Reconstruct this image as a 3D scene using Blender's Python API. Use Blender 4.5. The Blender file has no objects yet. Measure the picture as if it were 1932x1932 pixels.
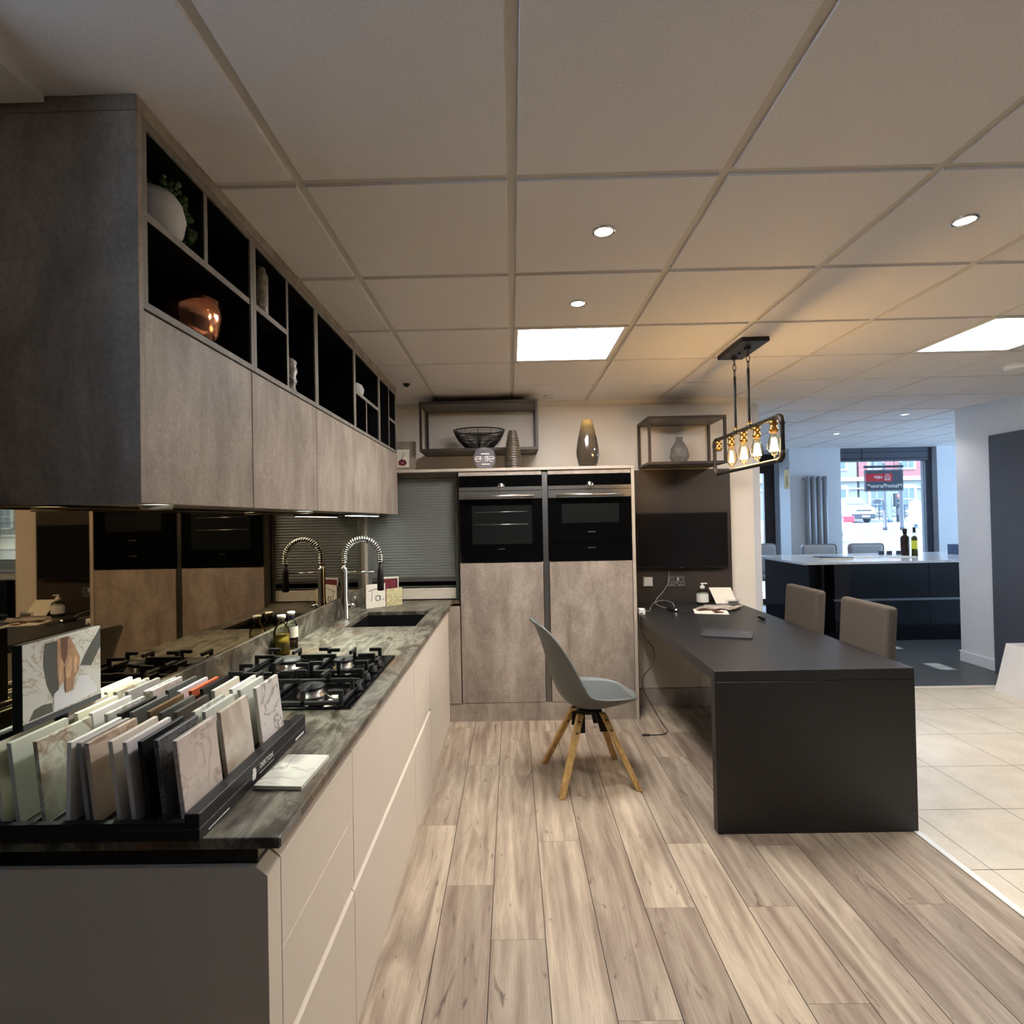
import bpy, bmesh, math, random
from mathutils import Vector, Matrix
random.seed(7)
PI = math.pi
sc = bpy.context.scene
COL = sc.collection
CEIL = 2.389
ORG = {}

def lin(c):
    return tuple(((v/255)/12.92 if v/255 <= .04045 else ((v/255+.055)/1.055)**2.4) for v in c)

# ------------------------------------------------------------------ materials
class N:
    """tiny helper around a node tree"""
    def __init__(s, name):
        s.m = bpy.data.materials.new(name); s.m.use_nodes = True
        s.t = s.m.node_tree; s.n = s.t.nodes; s.n.clear()
        s.out = s.n.new('ShaderNodeOutputMaterial'); s.p = s.n.new('ShaderNodeBsdfPrincipled')
        s.t.links.new(s.p.outputs[0], s.out.inputs[0]); s._co = None
    def link(s, a, b): s.t.links.new(a, b)
    def set(s, **k):
        for a, v in k.items(): s.p.inputs[a.replace('_', ' ')].default_value = v
        return s
    def co(s):
        if not s._co: s._co = s.n.new('ShaderNodeTexCoord').outputs['Object']
        return s._co
    def mapping(s, scale=(1, 1, 1), rot=(0, 0, 0), loc=(0, 0, 0), src=None):
        k = s.n.new('ShaderNodeMapping'); k.inputs['Scale'].default_value = scale
        k.inputs['Rotation'].default_value = rot; k.inputs['Location'].default_value = loc
        s.link(src or s.co(), k.inputs['Vector']); return k.outputs[0]
    def noise(s, vec, scale, detail=4, rough=.55, dist=0):
        k = s.n.new('ShaderNodeTexNoise'); k.inputs['Scale'].default_value = scale
        k.inputs['Detail'].default_value = detail; k.inputs['Roughness'].default_value = rough
        k.inputs['Distortion'].default_value = dist; s.link(vec, k.inputs['Vector']); return k.outputs['Fac']
    def wave(s, vec, scale, dist=0, detail=2, dscale=1, prof='SIN', dirn='X'):
        k = s.n.new('ShaderNodeTexWave'); k.inputs['Scale'].default_value = scale; k.bands_direction = dirn
        k.inputs['Distortion'].default_value = dist; k.inputs['Detail'].default_value = detail
        k.inputs['Detail Scale'].default_value = dscale; k.wave_profile = prof
        s.link(vec, k.inputs['Vector']); return k.outputs['Fac']
    def ramp(s, fac, stops, interp='LINEAR'):
        k = s.n.new('ShaderNodeValToRGB'); r = k.color_ramp; r.interpolation = interp
        while len(r.elements) < len(stops): r.elements.new(.5)
        for e, (p, c) in zip(r.elements, stops):
            e.position = p; c = c if len(c) == 4 else tuple(c)+(1,); e.color = c
        s.link(fac, k.inputs['Fac']); return k.outputs['Color']
    def mix(s, fac, a, b, mode='MIX'):
        k = s.n.new('ShaderNodeMix'); k.data_type = 'RGBA'; k.blend_type = mode
        for i, v in ((0, fac), (6, a), (7, b)):
            if isinstance(v, (int, float)): k.inputs[i].default_value = v
            elif isinstance(v, tuple): k.inputs[i].default_value = v if len(v) == 4 else v+(1,)
            else: s.link(v, k.inputs[i])
        return k.outputs[2]
    def math(s, op, a, b=0.0):
        k = s.n.new('ShaderNodeMath'); k.operation = op
        for i, v in ((0, a), (1, b)):
            if isinstance(v, (int, float)): k.inputs[i].default_value = v
            else: s.link(v, k.inputs[i])
        return k.outputs[0]
    def base(s, c): s.link(c, s.p.inputs['Base Color']); return s
    def bump(s, h, strength=.2, dist=.002):
        k = s.n.new('ShaderNodeBump'); k.inputs['Strength'].default_value = strength
        k.inputs['Distance'].default_value = dist; s.link(h, k.inputs['Height']); s.link(k.outputs[0], s.p.inputs['Normal']); return s

def plain(name, c, rough=.5, metal=0.0, spec=.5, vary=.06, scale=18, coat=0, trans=0, emit=None, es=0, ior=1.45, alpha=1, bump=0):
    m = N(name); c = lin(c)
    m.set(Roughness=rough, Metallic=metal, Specular_IOR_Level=spec, Coat_Weight=coat, Transmission_Weight=trans, IOR=ior, Alpha=alpha)
    if emit is not None: m.set(Emission_Color=lin(emit)+(1,), Emission_Strength=es)
    if vary:
        f = m.noise(m.co(), scale)
        m.base(m.ramp(f, [(.25, tuple(v*(1-vary) for v in c)), (.75, tuple(min(1, v*(1+vary)) for v in c))]))
        if bump: m.bump(f, bump)
    else: m.set(Base_Color=c+(1,))
    return m.m

def concrete(name, c1, c2, c3, rough=.55):
    m = N(name)
    v = m.mapping((1.3, 1.3, .62))
    a = m.noise(v, 4.6, 9, .66, .5); b = m.noise(m.mapping((9, 9, 1.4)), 3, 6, .7); g = m.noise(m.co(), 90, 3, .6)
    x = m.ramp(a, [(.34, lin(c1)), (.5, lin(c2)), (.68, lin(c3))])
    x = m.mix(.2, x, m.ramp(b, [(.36, lin(c1)), (.66, lin(c3))]))
    x = m.mix(.14, x, m.ramp(g, [(.3, (0, 0, 0)), (.7, (1, 1, 1))]), 'OVERLAY')
    m.base(x); m.set(Roughness=rough, Specular_IOR_Level=.35); m.bump(a, .08); return m.m

def marble(name, base, vein, scale=9, width=.06, seed=0, second=None, rough=.3, dist=3.0, amount=.85, rot=(.4, .6, .3)):
    m = N(name)
    v = m.mapping((1, 1, 1), rot, (seed*1.7, seed*.9, seed*.37))
    w = m.noise(v, scale, 5, .55, dist*.35)
    k = m.math('ABSOLUTE', m.math('SUBTRACT', w, .5))
    vein_f = m.ramp(k, [(0, (1, 1, 1)), (width, (0, 0, 0))])
    pat = m.noise(v, scale*.45, 3)
    f = m.math('MULTIPLY', vein_f, m.ramp(pat, [(.36, (.1, .1, .1)), (.52, (1, 1, 1))]))
    f = m.math('MULTIPLY', f, amount)
    cloud = m.noise(v, scale*.8, 6, .6, .5)
    b0 = m.ramp(cloud, [(.3, tuple(x*.84 for x in lin(base))), (.7, lin(base))])
    x = m.mix(f, b0, lin(vein))
    if second:
        f2 = m.ramp(m.noise(v, scale*1.1, 7, .65, 1.2), [(.56, (0, 0, 0)), (.72, (1, 1, 1))])
        x = m.mix(f2, x, lin(second))
    m.base(x); m.set(Roughness=rough); return m.m

M = {}
M['concrete'] = concrete('concrete_laminate', (122, 110, 99), (150, 137, 125), (174, 162, 149))
M['concrete_pale'] = concrete('pale_concrete_laminate', (142, 130, 120), (170, 158, 146), (190, 180, 168))
M['concrete_edge'] = plain('concrete_edge', (176, 164, 150), .5)
M['wood_grey'] = concrete('grey_wood_edge', (105, 100, 92), (128, 122, 112), (148, 142, 130))
M['cream'] = plain('cream_satin_lacquer', (212, 201, 184), .42, vary=.02, scale=4)
M['cream_edge'] = plain('cream_edge', (226, 218, 204), .4, vary=.02)
M['wall'] = plain('white_wall_paint', (222, 214, 202), .85, vary=.03, scale=3, spec=.2)
M['wall_cool'] = plain('white_shop_paint', (216, 219, 224), .85, vary=.03, scale=3, spec=.2)
M['wall_grey'] = plain('low_bounce_wall', (84, 84, 90), .85, vary=.03, scale=3)  # for unseen walls, toned down to cut bounced light
M['ceil_bar'] = plain('ceiling_bar', (205, 200, 192), .7, vary=.02)
M['dark_void'] = plain('dark_recess', (10, 10, 13), .6, vary=.05, spec=.2)
M['navy_back'] = plain('dark_cabinet_lining', (14, 14, 18), .6, vary=.1, spec=.2)
M['black_metal'] = plain('black_metal', (30, 29, 28), .45, .3, vary=.08)
M['black_matte'] = plain('black_matte', (26, 25, 25), .6, vary=.12, scale=60, spec=.35)
M['black_gloss'] = plain('black_gloss', (8, 8, 10), .06, vary=.0)
M['black_card'] = plain('black_card', (13, 13, 13), .5, vary=.1)
M['iron'] = plain('cast_iron', (32, 33, 33), .55, .0, vary=.15, scale=90, bump=.15)
M['chrome'] = plain('chrome', (225, 225, 222), .08, 1, vary=.03)
M['steel'] = plain('brushed_steel', (190, 188, 182), .28, 1, vary=.06, scale=50)
M['alu'] = plain('aluminium_profile', (150, 150, 150), .35, 1, vary=.05)
M['brass'] = plain('aged_brass', (196, 150, 84), .3, 1, vary=.12, scale=40)
M['white_plastic'] = plain('white_plastic', (232, 230, 225), .4, vary=.02)
M['white_paper'] = plain('white_paper', (232, 226, 208), .8, vary=.03)
M['ink'] = plain('black_ink', (22, 20, 20), .7, vary=.05)
M['frame_metal'] = plain('bronze_box_frame', (66, 58, 52), .5, .3, vary=.08)
M['shelf_grey'] = plain('grey_brown_shelf', (104, 96, 86), .5, vary=.06)
M['tub_grey'] = plain('grey_tub_shell', (92, 96, 93), .45, vary=.03)
M['tub_pad'] = plain('grey_tub_cushion', (74, 78, 77), .7, vary=.05)
M['uphol'] = plain('taupe_upholstery', (86, 80, 74), .85, vary=.08, scale=160, bump=.1, spec=.2)
M['tan_leather'] = plain('brown_board', (96, 62, 44), .6)
M['glassy'] = None
M['red'] = plain('red_print', (205, 24, 44), .5, vary=.04)
M['brick'] = plain('brick_red', (124, 74, 74), .8, vary=.1)
M['stone_white'] = plain('pale_stone_facade', (108, 108, 105), .8, vary=.08)
M['stone_trim'] = plain('pale_stone_trim', (152, 152, 149), .8, vary=.05)
M['asphalt'] = plain('road_asphalt', (102, 104, 108), .85, vary=.12, scale=3)
M['paving'] = plain('pavement_slabs', (120, 119, 117), .8, vary=.08, scale=2)
M['street_black'] = plain('street_black_paint', (26, 29, 38), .5, vary=.05)
M['street_blue'] = plain('window_glass_dark', (58, 72, 90), .15, vary=.05)
M['island'] = plain('navy_gloss_lacquer', (13, 15, 21), .1, vary=.0)
M['island_top'] = marble('white_quartz', (236, 236, 236), (200, 202, 206), 5, .03, 3, rough=.15)
M['blind'] = plain('dark_grey_blind_box', (70, 74, 86), .6, vary=.08)
M['anthracite'] = plain('anthracite_panel', (74, 78, 88), .55, vary=.05)
M['white_board'] = plain('white_sample_board', (236, 232, 228), .4, vary=.02)
M['radiator'] = plain('grey_radiator', (150, 152, 158), .4, .2, vary=.04)
M['oak'] = None

def tile_wood():
    m = N('oak_leg'); v = m.mapping((14, 14, 1.6))
    f = m.noise(v, 5, 6, .6, 1.2)
    m.base(m.ramp(f, [(.3, lin((150, 112, 60))), (.55, lin((192, 156, 96))), (.75, lin((214, 182, 126)))])); m.set(Roughness=.5); return m.m
M['oak'] = tile_wood()

def plank_mat():
    m = N('oak_plank_floor')
    at = m.n.new('ShaderNodeAttribute'); at.attribute_name = 'rnd'
    off = m.n.new('ShaderNodeVectorMath'); off.operation = 'SCALE'; off.inputs['Scale'].default_value = 23.0
    m.link(at.outputs['Color'], off.inputs[0])
    add = m.n.new('ShaderNodeVectorMath'); add.operation = 'ADD'; m.link(m.co(), add.inputs[0]); m.link(off.outputs[0], add.inputs[1])
    src = add.outputs[0]
    fine = m.noise(m.mapping((85, 3.0, 1), src=src), 3, 8, .7, .4)
    broad = m.noise(m.mapping((8.0, .8, 1), src=src), 1.3, 6, .58, 1.6)
    cath = m.wave(m.mapping((4.2, .5, 1), src=src), 1.3, 11, 3, 1.0)
    patch = m.noise(m.mapping((3.0, .9, 1), src=src), 1.6, 3, .5, .8)
    x = m.ramp(broad, [(.30, lin((100, 84, 72))), (.42, lin((141, 123, 107))), (.54, lin((172, 155, 136))), (.7, lin((196, 181, 160)))])
    x = m.mix(.2, x, m.ramp(cath, [(.1, lin((112, 94, 80))), (.45, lin((160, 142, 122))), (.9, lin((196, 180, 158)))]))
    x = m.mix(.3, x, m.ramp(patch, [(.36, lin((126, 108, 94))), (.62, lin((190, 176, 154)))]))
    x = m.mix(.4, x, m.ramp(fine, [(.25, (.16, .16, .16)), (.75, (.8, .8, .8))]), 'OVERLAY')
    kn = m.noise(m.mapping((9, 2.4, 1), src=src), 1.0, 4, .55, 3.6)
    x = m.mix(m.ramp(kn, [(.63, (0, 0, 0)), (.74, (.75, .75, .75))]), x, lin((84, 64, 50)))
    sep = m.n.new('ShaderNodeSeparateColor'); m.link(at.outputs['Color'], sep.inputs[0])
    tone = m.ramp(sep.outputs[1], [(0, (.62, .60, .60)), (1, (1.12, 1.12, 1.1))])
    x = m.mix(1.0, x, tone, 'MULTIPLY')
    m.base(x); m.set(Roughness=.5, Specular_IOR_Level=.35); m.bump(fine, .12, .001); return m.m
M['planks'] = plank_mat()

def tilefloor():
    m = N('cream_floor_tile')
    at = m.n.new('ShaderNodeAttribute'); at.attribute_name = 'rnd'
    f = m.noise(m.co(), 6, 6, .6); g = m.noise(m.co(), 60, 4)
    x = m.ramp(f, [(.3, lin((214, 202, 180))), (.7, lin((232, 222, 202)))])
    x = m.mix(.1, x, m.ramp(g, [(.4, lin((180, 160, 130))), (.6, (1, 1, 1))]), 'MULTIPLY')
    m.base(x); m.set(Roughness=.32); return m.m
M['tiles'] = tilefloor()
M['grout'] = plain('dark_grout', (112, 100, 86), .9)
M['gap'] = plain('dark_floor_gap', (52, 42, 34), .9)  # dark base visible in the joints between planks

def lam_dark():
    m = N('dark_grey_laminate'); f = m.noise(m.mapping((3, 40, 1)), 2, 6, .65, .5)
    m.base(m.ramp(f, [(.3, lin((58, 62, 66))), (.7, lin((92, 96, 98)))])); m.set(Roughness=.4); return m.m
M['dark_lam'] = lam_dark()

def stone_top():
    m = N('rusted_stone_worktop')
    d = m.mapping((1, 1, 1), (0, 0, .75))
    dv = m.mapping((3.2, .9, 1), (0, 0, -.55))
    a = m.noise(dv, 3.2, 9, .62, 1.6); b = m.noise(m.co(), 6, 8, .65, .8); c = m.noise(m.mapping((1.5, .8, 1), (0, 0, -.5)), 2.2, 5, .55, 1.0)
    x = m.ramp(a, [(.34, lin((50, 45, 37))), (.45, lin((86, 82, 71))), (.54, lin((126, 122, 108))), (.66, lin((64, 58, 47)))])
    x = m.mix(m.ramp(c, [(.5, (0, 0, 0)), (.64, (.75, .75, .75))]), x, m.ramp(b, [(.35, lin((66, 46, 28))), (.6, lin((116, 84, 48)))]))
    x = m.mix(m.ramp(b, [(.53, (0, 0, 0)), (.62, (.85, .85, .85))]), x, lin((48, 40, 32)))
    k = m.math('ABSOLUTE', m.math('SUBTRACT', m.noise(dv, 2.4, 4, .5, 2.2), .5))
    x = m.mix(m.ramp(k, [(0, (.75, .75, .75)), (.018, (0, 0, 0))]), x, lin((48, 40, 32)))
    m.base(x); m.set(Roughness=.42); return m.m
M['stone'] = stone_top()

def black_top():
    m = N('black_structured_laminate'); f = m.noise(m.co(), 220, 3, .6); g = m.noise(m.co(), 5, 4)
    x = m.ramp(f, [(.3, lin((24, 23, 23))), (.7, lin((40, 38, 37)))])
    m.base(x); m.set(Roughness=.42, Specular_IOR_Level=.5); m.bump(f, .1, .001); return m.m
M['table'] = black_top()

def mirror_mat():
    m = N('bronze_mirror'); f = m.noise(m.co(), 1.5, 2)
    m.base(m.ramp(f, [(.3, (.27, .205, .12)), (.7, (.285, .215, .128))])); m.set(Metallic=1, Roughness=.015); return m.m
M['mirror'] = mirror_mat()

def tambour_mat():
    return plain('grey_tambour_slat', (112, 114, 110), .42, .25, vary=.03)
M['tambour'] = tambour_mat()

def glass(name, c, rough=0.0, ior=1.45):
    m = N(name); m.set(Base_Color=lin(c)+(1,), Transmission_Weight=1, Roughness=rough, IOR=ior); return m.m
def thin_glass(name, c, gloss=.06, rough=.0, ior=1.45):
    m = N(name); m.n.remove(m.p)
    t = m.n.new('ShaderNodeBsdfTransparent'); t.inputs[0].default_value = lin(c)+(1,)
    g = m.n.new('ShaderNodeBsdfGlossy'); g.inputs['Roughness'].default_value = rough
    fr = m.n.new('ShaderNodeFresnel'); fr.inputs[0].default_value = ior
    k = m.n.new('ShaderNodeMixShader'); m.link(fr.outputs[0], k.inputs[0])
    m.link(t.outputs[0], k.inputs[1]); m.link(g.outputs[0], k.inputs[2]); m.link(k.outputs[0], m.out.inputs[0]); return m.m
M['pane'] = thin_glass('window_pane', (248, 252, 255))
def frosted():
    m = N('frosted_acrylic'); t = m.n.new('ShaderNodeBsdfTransparent'); t.inputs[0].default_value = (.96, .95, .97, 1); k = m.n.new('ShaderNodeMixShader'); k.inputs[0].default_value = .17
    m.set(Base_Color=lin((196, 190, 200))+(1,), Roughness=.3); m.link(t.outputs[0], k.inputs[1]); m.link(m.p.outputs[0], k.inputs[2]); m.link(k.outputs[0], m.out.inputs[0]); return m.m
M['acrylic'] = frosted()
M['bulb_glass'] = thin_glass('amber_bulb_glass', (255, 242, 214), ior=1.12)
M['clear_glass'] = thin_glass('clear_bottle_glass', (240, 244, 232), ior=1.3)
M['oven_glass'] = plain('black_oven_glass', (7, 7, 7), .05, vary=0)
M['oven_window'] = plain('oven_window', (24, 26, 25), .07, vary=.05)
M['oil'] = plain('olive_oil', (150, 124, 48), .15, vary=.2, scale=50)
M['oil_dark'] = plain('dark_vinegar', (46, 22, 16), .15, vary=.1)
M['copper'] = None
def copper():
    m = N('hammered_copper'); k = m.n.new('ShaderNodeTexVoronoi'); k.inputs['Scale'].default_value = 75; m.link(m.co(), k.inputs['Vector'])
    m.set(Base_Color=lin((212, 140, 104))+(1,), Metallic=1, Roughness=.14); m.bump(k.outputs['Distance'], .22, .0007); return m.m
M['copper'] = copper()

def emis(name, c, s):
    m = N(name); m.set(Base_Color=(0, 0, 0, 1), Emission_Color=lin(c)+(1,), Emission_Strength=s); return m.m
M['led'] = emis('led_panel_diffuser', (254, 251, 250), 29)
M['spot_on'] = emis('downlight_lamp', (255, 250, 240), 30)
M['spot_off'] = plain('unlit_lamp', (210, 210, 206), .2)
M['puck'] = emis('under_cabinet_lamp', (250, 255, 240), 22)
M['filament'] = emis('glowing_filament', (255, 214, 150), 60)
M['foliage'] = plain('succulent_leaf', (70, 96, 52), .5, vary=.35, scale=30)
M['pot'] = plain('white_speckled_pot', (196, 196, 192), .7, vary=.12, scale=40)
M['cable_grey'] = plain('grey_cable', (150, 148, 142), .5)
M['cable_black'] = plain('black_cable', (38, 34, 32), .5)

# ------------------------------------------------------------------ geometry
class MB:
    def __init__(s): s.b = bmesh.new()
    def box(s, x0, x1, y0, y1, z0, z1, bev=0, seg=1, mi=0, rot=None, pivot=None):
        x0, x1 = min(x0, x1), max(x0, x1); y0, y1 = min(y0, y1), max(y0, y1); z0, z1 = min(z0, z1), max(z0, z1)
        t = bmesh.new()
        vs = [t.verts.new((x, y, z)) for z in (z0, z1) for y in (y0, y1) for x in (x0, x1)]
        for f in ((0, 2, 3, 1), (4, 5, 7, 6), (0, 1, 5, 4), (2, 6, 7, 3), (0, 4, 6, 2), (1, 3, 7, 5)):
            t.faces.new([vs[i] for i in f]).material_index = mi
        if bev > 0:
            bmesh.ops.bevel(t, geom=t.edges[:], offset=bev, segments=seg, affect='EDGES', profile=.5)
            for f in t.faces: f.material_index = mi
        if rot is not None:
            p = Vector(pivot) if pivot else Vector(((x0+x1)/2, (y0+y1)/2, (z0+z1)/2))
            bmesh.ops.transform(t, matrix=Matrix.Translation(p) @ rot.to_4x4() @ Matrix.Translation(-p), verts=t.verts[:])
        s.merge(t); return s
    def merge(s, t):
        me = bpy.data.meshes.new('tmp'); t.to_mesh(me); t.free(); s.b.from_mesh(me); bpy.data.meshes.remove(me)
    def poly(s, pts, mi=0):
        f = s.b.faces.new([s.b.verts.new(p) for p in pts]); f.material_index = mi; return s
    def prism(s, pts, vec, mi=0):
        v = Vector(vec); t = bmesh.new()
        a = [t.verts.new(p) for p in pts]; b = [t.verts.new(Vector(p)+v) for p in pts]; n = len(pts)
        t.faces.new(a[::-1]); t.faces.new(b)
        for i in range(n): t.faces.new([a[i], a[(i+1) % n], b[(i+1) % n], b[i]])
        for f in t.faces: f.material_index = mi
        bmesh.ops.recalc_face_normals(t, faces=t.faces[:]); s.merge(t); return s
    def lathe(s, prof, cx=0, cy=0, cz=0, seg=32, mi=0, cap=True, axis='Z', twist=None):
        t = bmesh.new(); rings = []
        for r, z in prof:
            ring = []
            for i in range(seg):
                a = 2*PI*i/seg; x, y = r*math.cos(a), r*math.sin(a)
                if axis == 'Z': p = (cx+x, cy+y, cz+z)
                elif axis == 'Y': p = (cx+x, cy+z, cz+y)
                else: p = (cx+z, cy+x, cz+y)
                ring.append(t.verts.new(p))
            rings.append(ring)
        for a, b in zip(rings, rings[1:]):
            for i in range(seg):
                f = t.faces.new([a[i], a[(i+1) % seg], b[(i+1) % seg], b[i]]); f.material_index = mi; f.smooth = True
        if cap:
            for ring, rv in ((rings[0], True), (rings[-1], False)):
                try:
                    f = t.faces.new(ring[::-1] if rv else ring); f.material_index = mi
                except ValueError: pass
        bmesh.ops.recalc_face_normals(t, faces=t.faces[:]); s.merge(t); return s
    def cyl(s, cx, cy, z0, z1, r, seg=24, mi=0): return s.lathe([(r, z0), (r, z1)], cx, cy, 0, seg, mi)
    def tube(s, pts, r, seg=8, closed=False, mi=0, cap=True):
        pts = [Vector(p) for p in pts]; n = len(pts); t = bmesh.new(); rings = []
        tang = []
        for i in range(n):
            a = pts[(i-1) % n] if (closed or i > 0) else pts[i]; b = pts[(i+1) % n] if (closed or i < n-1) else pts[i]
            d = (b-a); tang.append(d.normalized() if d.length > 1e-9 else Vector((0, 0, 1)))
        up = Vector((0, 0, 1)) if abs(tang[0].z) < .9 else Vector((1, 0, 0))
        u = (up - tang[0]*up.dot(tang[0])).normalized()
        for i in range(n):
            u = (u - tang[i]*u.dot(tang[i]))
            u = u.normalized() if u.length > 1e-6 else tang[i].orthogonal().normalized()
            w = tang[i].cross(u); rr = r[i] if isinstance(r, (list, tuple)) else r
            rings.append([t.verts.new(pts[i]+u*rr*math.cos(2*PI*k/seg)+w*rr*math.sin(2*PI*k/seg)) for k in range(seg)])
        m = n if closed else n-1
        for i in range(m):
            a, b = rings[i], rings[(i+1) % n]
            for k in range(seg):
                f = t.faces.new([a[k], a[(k+1) % seg], b[(k+1) % seg], b[k]]); f.smooth = True; f.material_index = mi
        if cap and not closed:
            t.faces.new(rings[0][::-1]).material_index = mi; t.faces.new(rings[-1]).material_index = mi
        bmesh.ops.recalc_face_normals(t, faces=t.faces[:]); s.merge(t); return s
    def sphere(s, c, r, seg=16, sq=(1, 1, 1), mi=0):
        t = bmesh.new(); bmesh.ops.create_uvsphere(t, u_segments=seg, v_segments=max(6, seg//2), radius=r)
        bmesh.ops.transform(t, matrix=Matrix.Translation(c) @ Matrix.Diagonal((*sq, 1)), verts=t.verts[:])
        for f in t.faces: f.smooth = True; f.material_index = mi
        s.merge(t); return s
    def xf(s, m):
        bmesh.ops.transform(s.b, matrix=m, verts=s.b.verts[:]); return s
    def build(s, name, mat, parent=None, org=None, kind=None, smooth=False):
        me = bpy.data.meshes.new(name)
        o = bpy.data.objects.new(name, me)
        if parent is not None:
            og = ORG.get(parent.name, Vector((0, 0, 0)))
        else:
            if org is None:
                xs = [v.co for v in s.b.verts]
                org = ((min(v.x for v in xs)+max(v.x for v in xs))/2, (min(v.y for v in xs)+max(v.y for v in xs))/2, min(v.z for v in xs))
            og = Vector(org); o.location = og
        bmesh.ops.translate(s.b, vec=-og, verts=s.b.verts[:])
        if smooth:
            for f in s.b.faces: f.smooth = True
        s.b.to_mesh(me); s.b.free()
        for m in (mat if isinstance(mat, (list, tuple)) else [mat]): me.materials.append(M[m] if isinstance(m, str) else m)
        COL.objects.link(o); ORG[o.name] = og
        if parent is not None: o.parent = parent
        if kind: o['kind'] = kind
        return o

def tag(o, label, cat, group=None):
    o['label'] = label; o['category'] = cat
    if group: o['group'] = group
    return o
def thing(name, loc, label, cat, group=None):
    o = bpy.data.objects.new(name, None); COL.objects.link(o); o.location = loc; o.empty_display_size = .05
    ORG[o.name] = Vector(loc); return tag(o, label, cat, group)
def local_thing(name, label, cat, group=None):
    o = bpy.data.objects.new(name, None); COL.objects.link(o); o.empty_display_size = .05
    ORG[o.name] = Vector((0, 0, 0)); return tag(o, label, cat, group)
def dup(root, loc, rz=None, label=None):
    def cp(o, par):
        c = o.copy(); COL.objects.link(c)
        if par is not None: c.parent = par
        for ch in [k for k in COL.objects if k.parent == o]: cp(ch, c)
        return c
    r = cp(root, None); r.location = loc
    if rz is not None: r.rotation_euler = (0, 0, rz)
    if label: r['label'] = label
    return r
def B(*a, **k): return MB().box(*a, **k)
def struct(name, mb, mat): return mb.build(name, mat, org=(0, 0, 0), kind='structure')

def text_bm(txt, size, ext=.0005, bold=0):
    cu = bpy.data.curves.new('t', 'FONT'); cu.body = txt; cu.size = size; cu.offset = bold; cu.extrude = ext; cu.align_x = 'CENTER'; cu.align_y = 'CENTER'; cu.resolution_u = 3
    o = bpy.data.objects.new('t', cu); COL.objects.link(o); bpy.context.view_layer.update()
    me = bpy.data.meshes.new_from_object(o.evaluated_get(bpy.context.evaluated_depsgraph_get()))
    m = MB(); m.b.from_mesh(me); bpy.data.objects.remove(o); bpy.data.curves.remove(cu); bpy.data.meshes.remove(me); return m

def spot(parent, loc, energy, col, size=150, blend=.6, rad=.03, target=None):
    l = bpy.data.lights.new('lamp_light', 'SPOT'); l.energy = energy; l.color = col; l.spot_size = math.radians(size); l.spot_blend = blend; l.shadow_soft_size = rad
    o = bpy.data.objects.new('lamp_light', l); COL.objects.link(o); o.location = Vector(loc)-ORG[parent.name]; o.parent = parent; return o
# ================================================================== ROOM SHELL
# plank floor (each plank a face with its own colour seed)
PX0 = -.2845; PW = .1853
joints = {-1: [2.566, 3.762], 0: [2.141, 3.182], 1: [1.865, 3.046], 2: [2.427], 3: [1.562], 4: [2.007], 5: [2.399], 6: [1.61, 2.009],
          7: [2.376], 8: [], 9: [2.012], 10: [], }
tones = {(-1, 0): .75, (-1, 1): .5, (0, 0): .35, (0, 1): .7, (1, 0): .25, (1, 1): .72, (2, 0): .95, (2, 1): .8, (3, 0): .3, (4, 0): .3, (4, 1): .85,
         (5, 0): .95, (5, 1): .6, (6, 0): .6, (6, 1): .75, (6, 2): .3, (7, 0): .65, (7, 1): .2, (8, 0): .4, (9, 0): .3, (9, 1): .5}
def floor_mesh():
    bm = bmesh.new(); lay = bm.loops.layers.float_color.new('rnd'); rnd = random.Random(4)
    bm.faces.new([bm.verts.new(p) for p in ((-3, -3, -.003), (1.76, -3, -.003), (1.76, 4.5, -.003), (-3, 4.5, -.003))]).material_index = 1
    for i in range(-15, 12):
        x0 = PX0+PW*i; x1 = x0+PW
        if x0 > 1.76: break
        x1 = min(x1, 1.76)
        js = sorted(joints.get(i, [rnd.uniform(1, 3.6)]))
        ys = [-3, js[0]-2.4 if js else .2] if not js or js[0]-2.4 > -2.8 else [-3]
        ys = [y for y in ys] + js
        last = ys[-1]
        while last+1.25 < 4.4: last += 1.25; ys.append(last)
        ys.append(4.5)
        k0 = ys.index(js[0])-1 if js else 0
        for k in range(len(ys)-1):
            g = .0014
            f = bm.faces.new([bm.verts.new(p) for p in ((x0+g, ys[k]+.0005, 0), (x1-g, ys[k]+.0005, 0), (x1-g, ys[k+1]-.0005, 0), (x0+g, ys[k+1]-.0005, 0))])
            c = (rnd.random(), tones.get((i, k-k0), rnd.uniform(.2, .95)), rnd.random(), 1)
            for l in f.loops: l[lay] = c
    me = bpy.data.meshes.new('floor'); bm.to_mesh(me); bm.free(); me.materials.append(M['planks']); me.materials.append(M['gap'])
    o = bpy.data.objects.new('floor', me); COL.objects.link(o); o['kind'] = 'structure'; return o
floor_mesh()
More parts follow.
